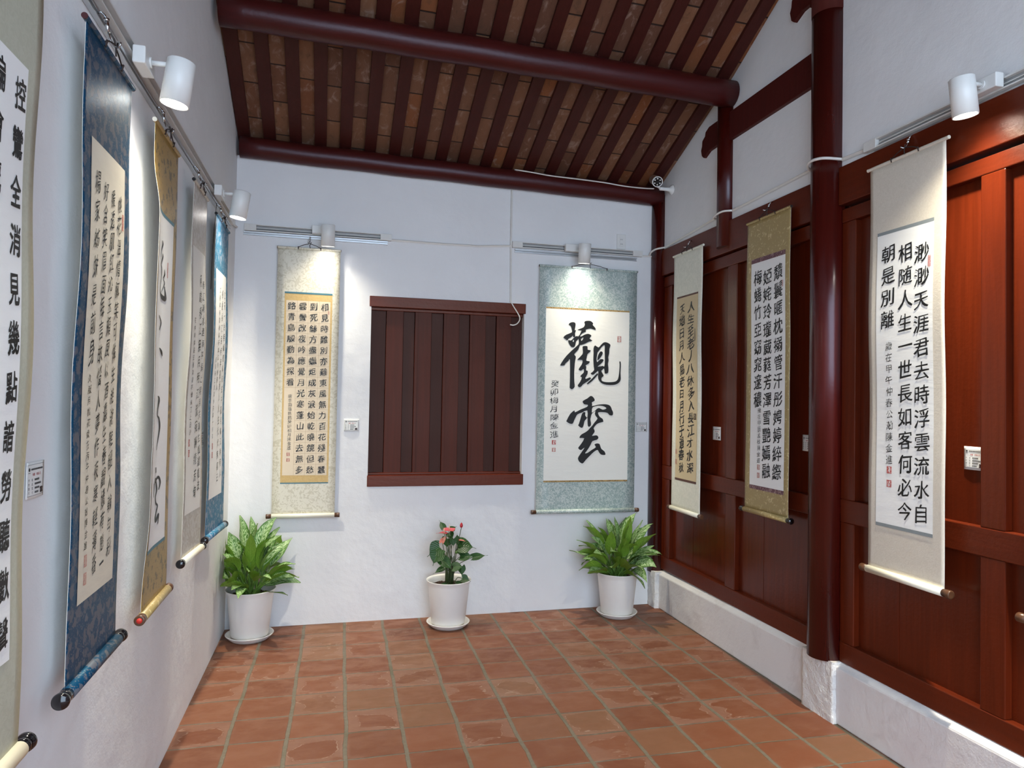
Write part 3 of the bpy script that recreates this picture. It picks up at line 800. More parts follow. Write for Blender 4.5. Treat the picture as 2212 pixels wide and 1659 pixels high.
    def seal(self, x, z, w, h, pattern=None):
        """a square stamp: frame and a maze of short carved bars"""
        t = w * 0.09
        self.rect(x - w / 2, x + w / 2, z + h / 2 - t, z + h / 2); self.rect(x - w / 2, x + w / 2, z - h / 2, z - h / 2 + t)
        self.rect(x - w / 2, x - w / 2 + t, z - h / 2, z + h / 2); self.rect(x + w / 2 - t, x + w / 2, z - h / 2, z + h / 2)
        nr = max(4, int(h / w * 5))
        for i in range(nr):
            zz = z - h / 2 + t + (h - 2 * t) * (i + 0.5) / nr
            for xa, xb in ((-0.40, -0.06), (0.06, 0.40)):
                a = xa + self.rng.uniform(0, 0.08); c = xb - self.rng.uniform(0, 0.08)
                self.rect(x + a * w, x + c * w, zz - t * 0.55, zz + t * 0.55)
            for _ in range(2):
                xx = x + self.rng.choice((-0.36, -0.23, -0.1, 0.1, 0.23, 0.36)) * w
                self.rect(xx - t * 0.5, xx + t * 0.5, zz - h / nr * 0.5, zz + h / nr * 0.5)
    def build(self, name, mat, parent, label=None):
        o = self.mb.build(name, M[mat], parent)
        if label: o['label'] = label
        return o

def hanging_scroll(frame, u0, u1, z_top, z_bot, off, paper_rect, silk_mat, paper_mat, label, group=None, wave=0.004, waves=1.4, phase=0.0,
                   roller_mat='roller_cream', knob_mat='knob_wood', knob=0.03, rod_mat='knob_wood', rod_over=0.004, bands=(), inks=(), twist=0.0,
                   curl=0.0, edge_wave=0.0, roller_r=0.0145, cord_top=None, knob_face=None, cord=True):
    """u0..u1 and heights are on the wall; paper_rect = (u0, u1, z0, z1)"""
    uc, hw, H = (u0 + u1) / 2, (u1 - u0) / 2, z_top - z_bot
    r = root('hanging_scroll', frame, uc, 0, z_bot, label, 'scroll', group)
    def dep(x, z):
        s = min(max(z / H, 0), 1); e = math.sin(PI * s) ** 0.6 if 0 < s < 1 else 0.0
        y = -off - wave * e * math.sin(2 * PI * waves * s + phase)
        y -= edge_wave * e * (x / hw) ** 2 * math.sin(2 * PI * 2.3 * s + phase * 2)
        y -= twist * (1 - s) * x / hw
        if curl:
            t = min(max((-x / hw - 0.12) / 0.88, 0), 1)
            env = min(max((0.93 - s) / 0.12, 0), 1) * min(max((s - 0.02) / 0.2, 0), 1)
            env = env * env * (3 - 2 * env)
            y -= curl * t ** 1.6 * env
        return y
    nx = 20 if curl or edge_wave else 8
    def sheet(name, x0, x1, z0, z1, lift, mats, solid=None, nz=60):
        m = MB()
        m.grid(lambda s, t: (x0 + (x1 - x0) * s, dep(x0 + (x1 - x0) * s, z0 + (z1 - z0) * t) - lift, z0 + (z1 - z0) * t), nx, max(2, int(nz * (z1 - z0) / H)))
        return m.build(name, mats, r, solidify=solid)
    sheet('mount', -hw, hw, 0.0, H, 0.0, [M[silk_mat], M['backing']], 0.0009)
    pu0, pu1, pz0, pz1 = paper_rect
    x0, x1, z0, z1 = pu0 - uc, pu1 - uc, pz0 - z_bot, pz1 - z_bot
    sheet('paper', x0, x1, z0, z1, 0.0012, M[paper_mat])
    # fine seams where the silk pieces meet
    for nm, mat, a, c, d, e in bands:
        sheet(nm, a - uc, c - uc, d - z_bot, e - z_bot, 0.0008 if mat == 'band_gold' else 0.0016, M[mat])
    # top rod, roller with its knobs
    for nm, zz, rr, mat, over in (('top_rod', H, 0.0075, silk_mat, rod_over), ):
        m = MB(); m.tube([(-hw - over, dep(-hw, H), zz), (hw + over, dep(hw, H), zz)], rr, 14, 0, False)
        for s in (-1, 1):
            m.tube([(s * (hw + over), dep(s * hw, H), zz), (s * (hw + over + 0.003), dep(s * hw, H), zz)], rr * 1.02, 14, 1)
        m.build(nm, [M[mat], M[rod_mat]], r)
    m = MB(); m.tube([(-hw, dep(-hw, 0) - 0.004, -0.006), (hw, dep(hw, 0) - 0.004, -0.006)], roller_r, 20)
    m.build('roller', M[roller_mat], r)
    for s in (-1, 1):
        m = MB(); yb = dep(s * hw, 0) - 0.004
        kr = roller_r * 0.98
        if knob_mat == 'knob_black':
            m.lathe([(kr, 0), (kr, knob * 0.5), (kr * 0.9, knob * 0.55), (kr * 1.12, knob * 0.62), (kr * 1.2, knob * 0.85), (kr * 1.05, knob), (0.0, knob * 1.03)] , (0, 0, 0), 24, 0, 'x')
        else:
            m.lathe([(kr, 0), (kr * 1.06, knob * 0.7), (kr * 1.06, knob * 0.95), (kr * 0.98, knob), (kr * 0.7, knob), (0.0, knob * 0.98)], (0, 0, 0), 24, 0, 'x')
        if knob_face:
            m.lathe([(kr * 0.55, knob * 0.99), (kr * 0.55, knob * 1.05), (0.0, knob * 1.05)], (0, 0, 0), 20, 1, 'x')
        m.v = [(s * (hw + x), yb + y, -0.006 + z) for x, y, z in m.v]
        m.build('roller_knob', [M[knob_mat], M[knob_face or knob_mat]], r, fix=True)
    if cord:
        yc = dep(0, H) - 0.006
        ct = (cord_top or z_top + 0.032) - z_bot
        m = MB()
        for s in (-1, 1):
            m.tube([(s * hw * 0.36, yc, H + 0.006), (s * hw * 0.2, yc, H + 0.006 + (ct - H) * 0.5), (s * 0.004, yc, ct)], 0.0022, 6)
            m.tube([(s * hw * 0.36, yc, H - 0.008), (s * hw * 0.36, yc - 0.004, H + 0.010)], 0.003, 6)
        m.tube([(-0.012, yc - 0.002, ct + 0.008), (0.004, yc - 0.004, ct - 0.004), (0.010, yc - 0.006, ct + 0.010), (0.001, yc - 0.004, ct - 0.012), (0.004, yc - 0.004, ct - 0.03)], 0.0022, 6)
        m.build('hanging_cord', M['cord'], r)
    for fn in inks:
        fn(r, dep, uc, z_bot)
    return r

def writing(cols, mat='ink', name='text_column', seed=1, **common):
    """cols = (text, u, z_top, z_bot, width[, options])"""
    def fn(r, dep, uc, zb):
        for n_, c in enumerate(cols):
            ink = Ink(dep, 0.0024, seed + n_)
            kw = dict(common)
            if len(c) > 5: kw.update(c[5])
            ink.column(c[0], c[1] - uc, c[2] - zb, c[3] - zb, c[4], **kw)
            ink.build(name, mat, r)
    return fn
def seals(items, mat='seal', seed=3):
    def fn(r, dep, uc, zb):
        for i, (u, z, wd, h) in enumerate(items):
            ink = Ink(dep, 0.0024, seed + i); ink.seal(u - uc, z - zb, wd, h)
            ink.build('seal', mat, r)
    return fn

GL = 'hanging scrolls on the left wall'
GB = 'hanging scrolls on the back wall'
GR = 'hanging scrolls on the right wall'
# --- left wall, from the camera to the corner
hanging_scroll(LEFT, -3.80, -3.21, 2.43, 0.785, 0.05, (-3.73, -3.268, 0.98, 2.135), 'silk_sage', 'paper_white',
    'sage green scroll with bold black characters, cut off by the left edge of the photo', GL, wave=0.001, edge_wave=0.006, phase=0.4, knob_mat='knob_black', knob=0.04, roller_r=0.017,
    inks=[writing([('控鸞全消見幾點諳勞聽數聲', -3.300, 2.120, 0.990, 0.047, dict(weight=0.030)), ('偏會鷹易出帶誰家欄杆獨倚', -3.388, 2.125, 0.995, 0.047, dict(weight=0.030)),
                   ('風月無邊庭草交翠山水有情', -3.45, 2.12, 0.99, 0.047, dict(weight=0.030))], seed=5, jitter=0.05, shear=0.06, wob=0.016, hscale=0.70)])
hanging_scroll(LEFT, -2.955, -2.562, 2.405, 0.79, 0.05, (-2.895, -2.612, 0.975, 2.140), 'silk_blue', 'paper_cream',
    'dark blue flowered brocade scroll with four columns of running script', GL, wave=0.0025, waves=1.2, phase=2.2, edge_wave=0.004, roller_mat='silk_blue', knob_mat='knob_black', knob=0.045, roller_r=0.017, rod_mat='knob_red', rod_over=0.010,
    inks=[writing([('桃花溫情膩笑可憐生滟滟鞋韶入翰勻彩', -2.660, 2.060, 1.045, 0.036), ('媛透肌紅沁玉頰風以酒濃生春靚嬙有態一', -2.718, 2.060, 1.010, 0.036),
                   ('好含笑眉面每言故惱人夢作夜寒輕薄香', -2.778, 2.065, 1.020, 0.037), ('楊家姊妹是前身', -2.846, 2.075, 1.570, 0.039),
                   ('久服月桃花歲在丙午仲春公瀚陳金進', -2.848, 1.550, 1.100, 0.024, dict(weight=0.0))], seed=8, weight=0.004, jitter=0.12, shear=0.20, wob=0.036, slant=0.10, hscale=0.90),
          seals([(-2.846, 1.075, 0.020, 0.030), (-2.846, 1.030, 0.020, 0.030)], 'seal_pale'), seals([(-2.630, 1.985, 0.014, 0.045)], 'seal', 12)])
def grass_ink(r, dep, uc, zb):
    ink = Ink(dep, 0.0026, 2)
    for st in BRUSH_GRASS: ink.brush([(a - uc, c - zb, d) for a, c, d in st], 0.42)
    ink.build('calligraphy', 'ink', r)
hanging_scroll(LEFT, -2.300, -1.945, 2.41, 0.772, 0.053, (-2.272, -2.000, 0.975, 2.122), 'silk_ochre', 'paper_white',
    'ochre brocade scroll with a curled edge and large black brush strokes', GL, wave=0.001, phase=1.0, curl=0.021, edge_wave=0.002, roller_mat='silk_gold', knob_mat='knob_wood', knob=0.03, roller_r=0.0165, rod_mat='roller_cream', rod_over=0.004,
    knob_face='knob_face_red', bands=[('edge_band', 'band_teal', -2.28, -1.995, 2.122, 2.134), ('edge_band', 'band_teal', -2.28, -1.995, 0.963, 0.975)],
    inks=[grass_ink, seals([(-2.078, 1.946, 0.012, 0.055)], 'seal', 5)])
hanging_scroll(LEFT, -1.615, -1.305, 2.415, 0.797, 0.05, (-1.592, -1.332, 0.983, 2.142), 'silk_taupe', 'paper_ivory',
    'pale taupe scroll with thin small script, between the ochre and the light blue scrolls', GL, wave=0.0035, waves=1.3, phase=2.6, twist=0.011, edge_wave=0.004, knob_mat='knob_black', knob=0.035, roller_r=0.016, rod_mat='knob_black', rod_over=0.010,
    inks=[writing([('春江潮水連海平海上明月共潮生灩灩隨波', -1.372, 2.03, 1.06, 0.045), ('何處春江無月明江流宛轉繞芳甸', -1.432, 2.05, 1.03, 0.048), ('花林皆似霰空裏流霜不覺飛汀上白沙', -1.535, 1.84, 1.32, 0.030)],
                  seed=21, weight=0.0, jitter=0.10, shear=0.14, wob=0.03, slant=0.06, hscale=0.8), seals([(-1.545, 1.29, 0.022, 0.03), (-1.545, 1.245, 0.022, 0.03)], 'seal', 7)])
hanging_scroll(LEFT, -1.040, -0.630, 2.415, 0.782, 0.05, (-1.000, -0.700, 0.966, 2.147), 'silk_navy', 'paper_white',
    'light blue brocade scroll hanging nearest the back left corner', GL, wave=0.0035, waves=1.2, phase=2.5, twist=0.013, edge_wave=0.004, roller_mat='silk_navy', knob_mat='knob_black', knob=0.04, roller_r=0.0165, rod_mat='knob_black', rod_over=0.012,
    inks=[writing([('江天一色無纖塵皎皎空中孤月輪江畔何人', -0.745, 2.07, 1.05, 0.036), ('初見月江月何年初照人人生代代無窮已', -0.815, 2.07, 1.03, 0.038), ('江月年年望相似不知江月待何人', -0.885, 2.07, 1.52, 0.040),
                   ('但見長江送流水白雲一片去', -0.945, 1.70, 1.27, 0.024)],
                  seed=33, weight=0.0, jitter=0.10, shear=0.14, wob=0.03, slant=0.06, hscale=0.8), seals([(-0.945, 1.235, 0.022, 0.03), (-0.945, 1.190, 0.022, 0.03)], 'seal', 9)])

# --- back wall
ROWS, GZ0, GZ1, GX0, GX1 = 16, 0.985, 2.127, 0.328, 0.607
def grid_lines(r, dep, uc, zb):
    ink = Ink(dep, 0.0018, 4)
    cw, rh = (GX1 - GX0) / 4, (GZ1 - GZ0) / ROWS
    t = 0.0007
    for i in range(1, 4):
        x = GX0 + cw * i - uc; ink.rect(x - t, x + t, GZ0 - zb, GZ1 - zb, 12)
    for j in range(1, ROWS):
        z = GZ1 - rh * j - zb
        ink.rect((GX0 if j <= 8 else GX0 + cw) - uc, GX1 - uc, z - t, z + t, 1, 4)
    for i in range(4):
        for j in range(ROWS):
            if i == 0 and j > 7: continue
            ink.ring(GX0 + cw * (i + 0.5) - uc, GZ1 - rh * (j + 0.5) - zb, 0.0262, 0.0013)
    ink.build('grid_lines', 'grid_line', r)
cw = (GX1 - GX0) / 4
hanging_scroll(BACK, 0.268, 0.664, 2.472, 0.728, 0.04, (GX0, GX1, GZ0, GZ1), 'silk_cream', 'paper_buff',
    'narrow cream cloud pattern scroll with a gridded poem, left of the window', GB, wave=0.002, roller_mat='roller_cream', knob_mat='knob_wood', knob=0.033, rod_over=0.002,
    bands=[('inner_mat', 'band_gold', 0.317, 0.619, 0.936, 2.180), ('edge_band', 'band_teal', 0.317, 0.619, 2.172, 2.183), ('edge_band', 'band_teal', 0.317, 0.619, 0.931, 0.938)],
    inks=[grid_lines, writing([('相見時難別亦難東風無力百花殘春蠶', GX0 + cw * 3.5, GZ1, GZ0, 0.050), ('到死絲方盡蠟炬成灰淚始乾曉鏡但愁', GX0 + cw * 2.5, GZ1, GZ0, 0.050),
        ('雲鬢改夜吟應覺月光寒蓬山此去無多', GX0 + cw * 1.5, GZ1, GZ0, 0.050), ('路青鳥殷勤為探看', GX0 + cw * 0.5, GZ1, GZ1 - (GZ1 - GZ0) / 2, 0.050),
        ('唐李商隱無題癸卯桐月陳金進', GX0 + cw * 0.55, 1.515, 1.150, 0.026, dict(weight=-0.004, jitter=0.08, hscale=0.95))], seed=14, weight=0.014, jitter=0.05, shear=0.14, wob=0.020, hscale=0.72),
        seals([(GX0 + cw * 0.5, 1.122, 0.021, 0.021), (GX0 + cw * 0.5, 1.085, 0.021, 0.021)], 'seal_pale', 30), seals([(GX1 - 0.010, 2.055, 0.008, 0.024)], 'seal_pale', 33)])
def cloud_ink(r, dep, uc, zb):
    ink = Ink(dep, 0.0024, 2)
    sc = [[(x / 1000 + 2.4275 - uc, z / 1000 - zb) for x, z in p] for p in BRUSH_CLOUD]
    for grp in ((0,), (1, 2), (3,), (4, 5), (6,), (7, 8, 9), (10,), (11, 12)):
        ink.polygons([sc[i] for i in grp])
    ink.build('calligraphy', 'ink', r)
    ink = Ink(dep, 0.0024, 2)
    ink.column('癸卯梅月陳金進', 2.176 - uc, 1.655 - zb, 1.232 - zb, 0.066, 0.002, 0.08, 0.86, shear=0.16, wob=0.026)
    ink.build('text_column', 'ink', r)
hanging_scroll(BACK, 2.050, 2.805, 2.468, 0.714, 0.04, (2.102, 2.748, 0.930, 2.163), 'silk_celadon', 'paper_ivory',
    'wide celadon scroll with two huge black characters, right of the window', GB, wave=0.002, roller_mat='silk_celadon', knob_mat='knob_wood', knob=0.034, rod_over=0.002,
    bands=[('edge_band', 'band_amber', 2.102, 2.748, 2.163, 2.174), ('edge_band', 'band_amber', 2.102, 2.748, 0.918, 0.930)],
    inks=[cloud_ink, seals([(2.176, 1.203, 0.030, 0.030)], 'seal', 40), seals([(2.176, 1.150, 0.028, 0.028)], 'seal_pale', 41), seals([(2.669, 1.962, 0.030, 0.044)], 'seal_pale', 42)])

# --- right wall, from the corner to the camera
hanging_scroll(RIGHT, 0.338, 0.736, 2.534, 0.776, 0.05, (0.392, 0.686, 0.985, 2.225), 'silk_ivory', 'paper_tan',
    'ivory scroll with a tan centre and two columns of wild script, beside the corner column', GR, wave=0.003, edge_wave=0.002, phase=2.0, roller_mat='roller_cream', knob_mat='knob_wood', knob=0.034, rod_mat='roller_cream', rod_over=0.008, cord_top=2.562,
    bands=[('edge_band', 'band_brown', 0.392, 0.686, 2.225, 2.237), ('edge_band', 'band_brown', 0.392, 0.686, 0.970, 0.985)],
    inks=[writing([('人生至老丿八休多入長江才水深', 0.600, 2.190, 1.030, 0.094), ('天地日月人易老日月行于過春秋', 0.476, 2.190, 1.020, 0.076)], seed=50, weight=0.020, jitter=0.13, shear=0.22, wob=0.035, hscale=0.92),
          seals([(0.658, 1.412, 0.030, 0.040)], 'print_brown', 51), seals([(0.405, 1.165, 0.022, 0.032), (0.405, 1.095, 0.022, 0.034)], 'seal_pale', 52), seals([(0.655, 1.955, 0.011, 0.08)], 'print_brown', 55)])
hanging_scroll(RIGHT, 1.250, 1.650, 2.546, 0.904, 0.05, (1.298, 1.612, 1.046, 2.302), 'silk_gold', 'paper_white',
    'gold flowered scroll with wine red bands and three columns of characters', GR, wave=0.003, edge_wave=0.002, phase=1.0, roller_mat='silk_gold', knob_mat='knob_black', knob=0.034, rod_mat='cord', rod_over=0.004, cord_top=2.578,
    bands=[('edge_band', 'band_wine', 1.298, 1.612, 2.302, 2.328), ('edge_band', 'band_wine', 1.298, 1.612, 1.024, 1.046)],
    inks=[writing([('穨鬟暱枕搦管汗彤娉婷綷縩', 1.551, 2.267, 1.091, 0.080), ('婭姹玲瓏葳蕤芳澤雪艷嫣融', 1.455, 2.256, 1.089, 0.078), ('梅蜷竹亞窈窕邃穠', 1.365, 2.265, 1.479, 0.076),
        ('歲在甲辰孟秋陳金進', 1.384, 1.485, 1.170, 0.032, dict(weight=-0.002, jitter=0.07))], seed=60, weight=0.018, jitter=0.04, shear=0.14, wob=0.018, hscale=0.90),
        seals([(1.384, 1.150, 0.024, 0.028), (1.384, 1.105, 0.024, 0.028)], 'seal_pale', 61), seals([(1.590, 2.150, 0.011, 0.034)], 'seal_pale', 65)])
hanging_scroll(RIGHT, 2.217, 2.619, 2.560, 0.790, 0.05, (2.262, 2.564, 0.998, 2.248), 'silk_beige', 'paper_white',
    'beige scroll with three columns of clear characters, right of the tall column', GR, wave=0.003, edge_wave=0.003, phase=2.4, roller_mat='roller_cream', knob_mat='knob_wood', knob=0.036, rod_mat='roller_cream', rod_over=0.012, roller_r=0.016, cord_top=2.592,
    bands=[('edge_band', 'band_grey', 2.262, 2.564, 2.248, 2.262), ('edge_band', 'band_grey', 2.262, 2.564, 0.984, 0.998)],
    inks=[writing([('渺渺天涯君去時浮雲流水自', 2.507, 2.179, 1.022, 0.080), ('相随人生一世長如客何必今', 2.422, 2.198, 1.018, 0.080), ('朝是別離', 2.328, 2.208, 1.830, 0.080),
        ('歲在甲午仲春公瀚陳金進', 2.335, 1.785, 1.250, 0.040, dict(weight=0.0, jitter=0.07))], seed=70, weight=0.013, jitter=0.03, shear=0.14, wob=0.014, hscale=0.84),
        seals([(2.336, 1.230, 0.026, 0.030), (2.336, 1.172, 0.026, 0.030)], 'seal', 71), seals([(2.545, 2.090, 0.013, 0.045)], 'seal', 75)])
hanging_scroll(RIGHT, 2.962, 3.362, 2.560, 0.790, 0.05, (3.007, 3.309, 0.998, 2.248), 'silk_beige', 'paper_white',
    'scroll beyond the right edge of the photo, only its roller tip showing', GR, wave=0.003, knob_mat='knob_wood', knob=0.036, roller_r=0.016)

# ------------------------------------------------------------------ picture lighting and rails
def rails(frame, u0, u1, zt, zp, label_track, label_rail, p0=None, p1=None):
    r = root('light_track', frame, u0, 0, zt, label_track, 'light track', 'white light tracks')
    L = u1 - u0
    m = MB()
    m.box(0, L, -0.026, -0.002, 0.018, 0.024); m.box(0, L, -0.026, -0.002, -0.018, -0.012); m.box(0, L, -0.006, -0.002, -0.012, 0.018)
    m.box(0, L, -0.014, -0.006, 0.002, 0.006)
    m.build('channel', M['track'], r)
    m = MB(); m.box(0.01, L - 0.01, -0.009, -0.0062, -0.011, 0.002); m.box(0.01, L - 0.01, -0.009, -0.0062, 0.006, 0.0175)
    m.build('inner_face', M['channel_grey'], r)
    m = MB(); m.box(0.01, L - 0.01, -0.0145, -0.0088, -0.0115, -0.0045); m.build('slot', M['slot'], r)
    for a in (0, L):
        m = MB(); x0, x1 = (a - 0.045, a + 0.03) if a == 0 else (a - 0.03, a + 0.045)
        m.box(x0, x1, -0.028, -0.001, -0.019, 0.025)
        m.build('end_feed', M['track'], r, bevel=0.002)
    q0, q1 = (u0 if p0 is None else p0), (u1 if p1 is None else p1)
    m = MB(); LL = q1 - q0
    m.box(0, LL, -0.016, -0.001, 0.006, 0.010); m.box(0, LL, -0.004, -0.001, -0.010, 0.006); m.box(0, LL, -0.016, -0.001, -0.014, -0.010); m.box(0, LL, -0.0165, -0.014, 0.000, 0.010)
    o = m.build('picture_rail', M['alu'], mat_world=Matrix.Translation(frame.at(q0, 0, zp)) @ Matrix.Rotation(frame.rotz, 4, 'Z'), bevel=0.0008)
    tag(o, label_rail, 'picture rail', 'aluminium picture rails')
rails(LEFT, -5.6, -0.30, 2.562, 2.520, 'long white light track on the left wall', 'thin aluminium picture rail running along the left wall')
rails(BACK, 0.10, 0.955, 2.588, 2.556, 'short white light track left of the window', 'aluminium picture rail above the gridded scroll', 0.05, 0.975)
rails(BACK, 1.895, 2.810, 2.606, 2.568, 'short white light track right of the window', 'aluminium picture rail above the celadon scroll', 1.872, 2.815)
rails(RIGHT, 2.19, 5.6, 2.683, 2.648, 'long white light track above the right panelling', 'aluminium picture rail above the beige scroll', 2.20, 5.6)

def spotlight(frame, u, z, label, box_du=0.0, stand=0.148, lean=8, power=1.0):
    r = root('track_spotlight', frame, u, 0, z, label, 'spotlight', 'white track spotlights')
    m = MB(); m.box(box_du - 0.058, box_du + 0.058, -0.066, -0.0285, 0.028, 0.082)
    m.build('adapter', M['lamp_white'], r, bevel=0.004)
    m = MB(); m.tube([(0, -0.066, 0.055), (0, -0.072, 0.055)], 0.016, 18); m.tube([(0, -0.072, 0.055), (0, -stand + 0.03, 0.055)], 0.008, 14)
    m.build('arm', M['lamp_white'], r)
    tl = Matrix.Translation((0, -stand, 0)) @ Matrix.Rotation(math.radians(lean), 4, 'X')
    R_, H_ = 0.043, 0.070
    m = MB(); m.lathe([(0.0, H_), (R_ - 0.003, H_), (R_, H_ - 0.003), (R_, -H_), (R_ - 0.003, -H_), (R_ - 0.003, -H_ + 0.010)], (0, 0, 0), 40)
    o = m.build('housing', M['lamp_white'], r); o.matrix_local = tl
    m = MB(); m.lathe([(R_ - 0.0035, -H_ + 0.006), (0.0, -H_ + 0.006)], (0, 0, 0), 36)
    o = m.build('lens', M['lens'], r); o.matrix_local = tl
    ld = bpy.data.lights.new('spot_beam', 'SPOT')
    ld.energy = LAMP_POWER * power; ld.color = LAMP_COLOR
    ld.spot_size = math.radians(128); ld.spot_blend = 1.0; ld.shadow_soft_size = 0.022
    ld.use_nodes = True                       # the lens is a wide disc, so its glare levels off close by
    nt = ld.node_tree; em = nt.nodes['Emission']; fo = nt.nodes.new('ShaderNodeLightFalloff')
    fo.inputs['Strength'].default_value = 1.0; fo.inputs['Smooth'].default_value = 0.65
    nt.links.new(fo.outputs['Quadratic'], em.inputs['Strength'])
    lo = bpy.data.objects.new('spot_beam', ld); COL.objects.link(lo); lo.parent = r
    lo.matrix_local = Matrix.Translation((0, -stand, 0)) @ Matrix.Rotation(math.radians(lean + 3), 4, 'X') @ Matrix.Translation((0, 0, -H_ + 0.001))
spotlight(LEFT, -2.435, 2.485, 'white track spotlight between the dark blue and ochre scrolls')
spotlight(LEFT, -0.950, 2.492, 'white track spotlight above the light blue scroll near the corner')
spotlight(LEFT, -4.05, 2.485, 'white track spotlight on the left wall, beside the sage green scroll')
spotlight(BACK, 0.582, 2.545, 'white track spotlight above the cream gridded scroll', -0.045, power=0.75)
spotlight(BACK, 2.349, 2.552, 'white track spotlight above the wide celadon scroll', -0.055, power=0.85)
spotlight(RIGHT, 2.790, 2.640, 'white track spotlight on the right wall, right of the beige scroll', power=2.1)
spotlight(RIGHT, 4.30, 2.640, 'white track spotlight on the right wall, out of the photo', power=1.5)

def hook(frame, u, z_rail, z_end, label, y=-0.02):
    m = MB(); h = z_rail - z_end
    m.tube([(0, -0.004, 0.004), (0, -0.012, 0.008), (0.004, -0.020, 0.002), (0.0, -0.026, -0.010)], 0.003, 8)
    m.lathe([(0.007, -0.016), (0.007, -0.008)], (0, -0.026, 0), 12)
    m.tube([(0, -0.026, -0.010), (0, -0.030, -h * 0.55)], [0.0045, 0.006], 10)
    m.tube([(0, -0.030, -h * 0.5), (0.0, -0.036, -h * 0.78), (0.004, -0.046, -h * 0.95), (0.002, -0.056, -h), (-0.003, -0.062, -h * 0.93), (-0.003, -0.062, -h * 0.84)], 0.0026, 8)
    o = m.build('picture_hook', M['chrome'], mat_world=Matrix.Translation(frame.at(u, y + 0.01, z_rail)) @ Matrix.Rotation(frame.rotz, 4, 'Z'))
    tag(o, label, 'hook', 'steel picture hooks')
hook(LEFT, -3.505, 2.512, 2.445, 'steel picture hook holding the sage green scroll')
hook(LEFT, -2.760, 2.512, 2.430, 'steel picture hook holding the dark blue brocade scroll')
hook(LEFT, -2.122, 2.512, 2.432, 'steel picture hook holding the ochre scroll')
hook(LEFT, -1.460, 2.512, 2.436, 'steel picture hook holding the pale taupe scroll')
hook(LEFT, -0.835, 2.512, 2.436, 'steel picture hook holding the light blue scroll')
hook(BACK, 0.466, 2.548, 2.500, 'steel picture hook holding the cream gridded scroll')
hook(BACK, 2.4275, 2.560, 2.494, 'steel picture hook holding the wide celadon scroll')
hook(RIGHT, 0.537, 2.60, 2.558, 'steel picture hook holding the ivory and tan scroll', -0.028)
hook(RIGHT, 1.450, 2.62, 2.574, 'steel picture hook holding the gold flowered scroll', -0.028)
hook(RIGHT, 2.418, 2.640, 2.588, 'steel picture hook holding the beige scroll')
hook(RIGHT, 3.162, 2.640, 2.588, 'steel picture hook holding the scroll beyond the right edge of the photo')

# ------------------------------------------------------------------ cables and small fixtures
def cable(frame, pts, rad, label, name='cable', mat='cable', flat=False, cat='cable'):
    m = MB()
    p0 = Vector(pts[0])
    if flat:
        for a, c in zip(pts, pts[1:]):
            x0, x1 = sorted((a[0] - p0.x, c[0] - p0.x)); z0, z1 = sorted((a[2] - p0.z, c[2] - p0.z))
            m.tube([Vector(a) - p0, Vector(c) - p0], rad, 4, 0, True, False)
    else:
        m.tube([Vector(p) - p0 for p in pts], rad, 10)
    o = m.build(name, M[mat], mat_world=Matrix.Translation(frame.at(*pts[0])) @ Matrix.Rotation(frame.rotz, 4, 'Z'))
    tag(o, label, cat)
def smooth(pts, n=6):
    out = []; N = len(pts)
    for i in range(N - 1):
        p0, p1, p2, p3 = [Vector(pts[min(max(i + k, 0), N - 1)]) for k in (-1, 0, 1, 2)]
        for s in range(n):
            t = s / n
            out.append(0.5 * (2 * p1 + (p2 - p0) * t + (2 * p0 - 5 * p1 + 4 * p2 - p3) * t * t + (3 * p1 - p0 - 3 * p2 + p3) * t ** 3))
    out.append(Vector(pts[-1])); return out
cable(BACK, [(1.0, -0.008, 2.578), (1.30, -0.008, 2.576), (1.60, -0.008, 2.580), (1.85, -0.008, 2.600)], 0.0085, 'white cable cover running level above the boarded window', 'cable_cover', flat=True, cat='cable cover')
cable(BACK, [(1.842, -0.009, 3.00), (1.842, -0.009, 2.61), (1.848, -0.009, 2.195)], 0.0080, 'white cable cover dropping from the purlin to the window', 'cable_cover', flat=True, cat='cable cover')
cable(BACK, smooth([(1.848, -0.012, 2.20), (1.870, -0.020, 2.16), (1.905, -0.024, 2.105), (1.912, -0.024, 2.075), (1.895, -0.024, 2.045), (1.870, -0.020, 2.033), (1.845, -0.012, 2.036)]), 0.0042, 'loose white cord end dangling over the window lintel', 'loose_cord', cat='cord')
cable(BACK, smooth([(1.842, -0.075, 3.125), (1.95, -0.118, 3.105), (2.10, -0.118, 3.094), (2.30, -0.119, 3.090), (2.50, -0.119, 3.084), (2.66, -0.120, 3.073), (2.80, -0.125, 3.07), (2.87, -0.17, 3.06)], 5), 0.0045, 'thin white camera wire pinned along the low purlin', 'camera_wire', cat='wire')
cable(BACK, [(2.86, -0.008, 2.598), (2.955, -0.008, 2.600)], 0.0075, 'short white cable cover beside the corner column', 'cable_cover', flat=True, cat='cable cover')
cable(RIGHT, smooth([(0.0, -0.085, 2.600), (0.04, -0.088, 2.622), (0.085, -0.070, 2.638), (0.115, -0.012, 2.650)]), 0.0065, 'white cable bent around the corner column')
cable(RIGHT, [(0.115, -0.009, 2.652), (0.50, -0.009, 2.672), (0.860, -0.009, 2.695)], 0.0085, 'white cable cover from the corner column to the short post', 'cable_cover', flat=True, cat='cable cover')
cable(RIGHT, smooth([(0.862, -0.020, 2.672), (0.885, -0.058, 2.675), (0.94, -0.070, 2.682), (0.995, -0.058, 2.688), (1.020, -0.012, 2.690)]), 0.0065, 'white cable bent around the short post')
cable(RIGHT, [(1.020, -0.009, 2.690), (1.40, -0.009, 2.700), (1.790, -0.009, 2.712)], 0.0085, 'white cable cover from the short post to the tall column', 'cable_cover', flat=True, cat='cable cover')
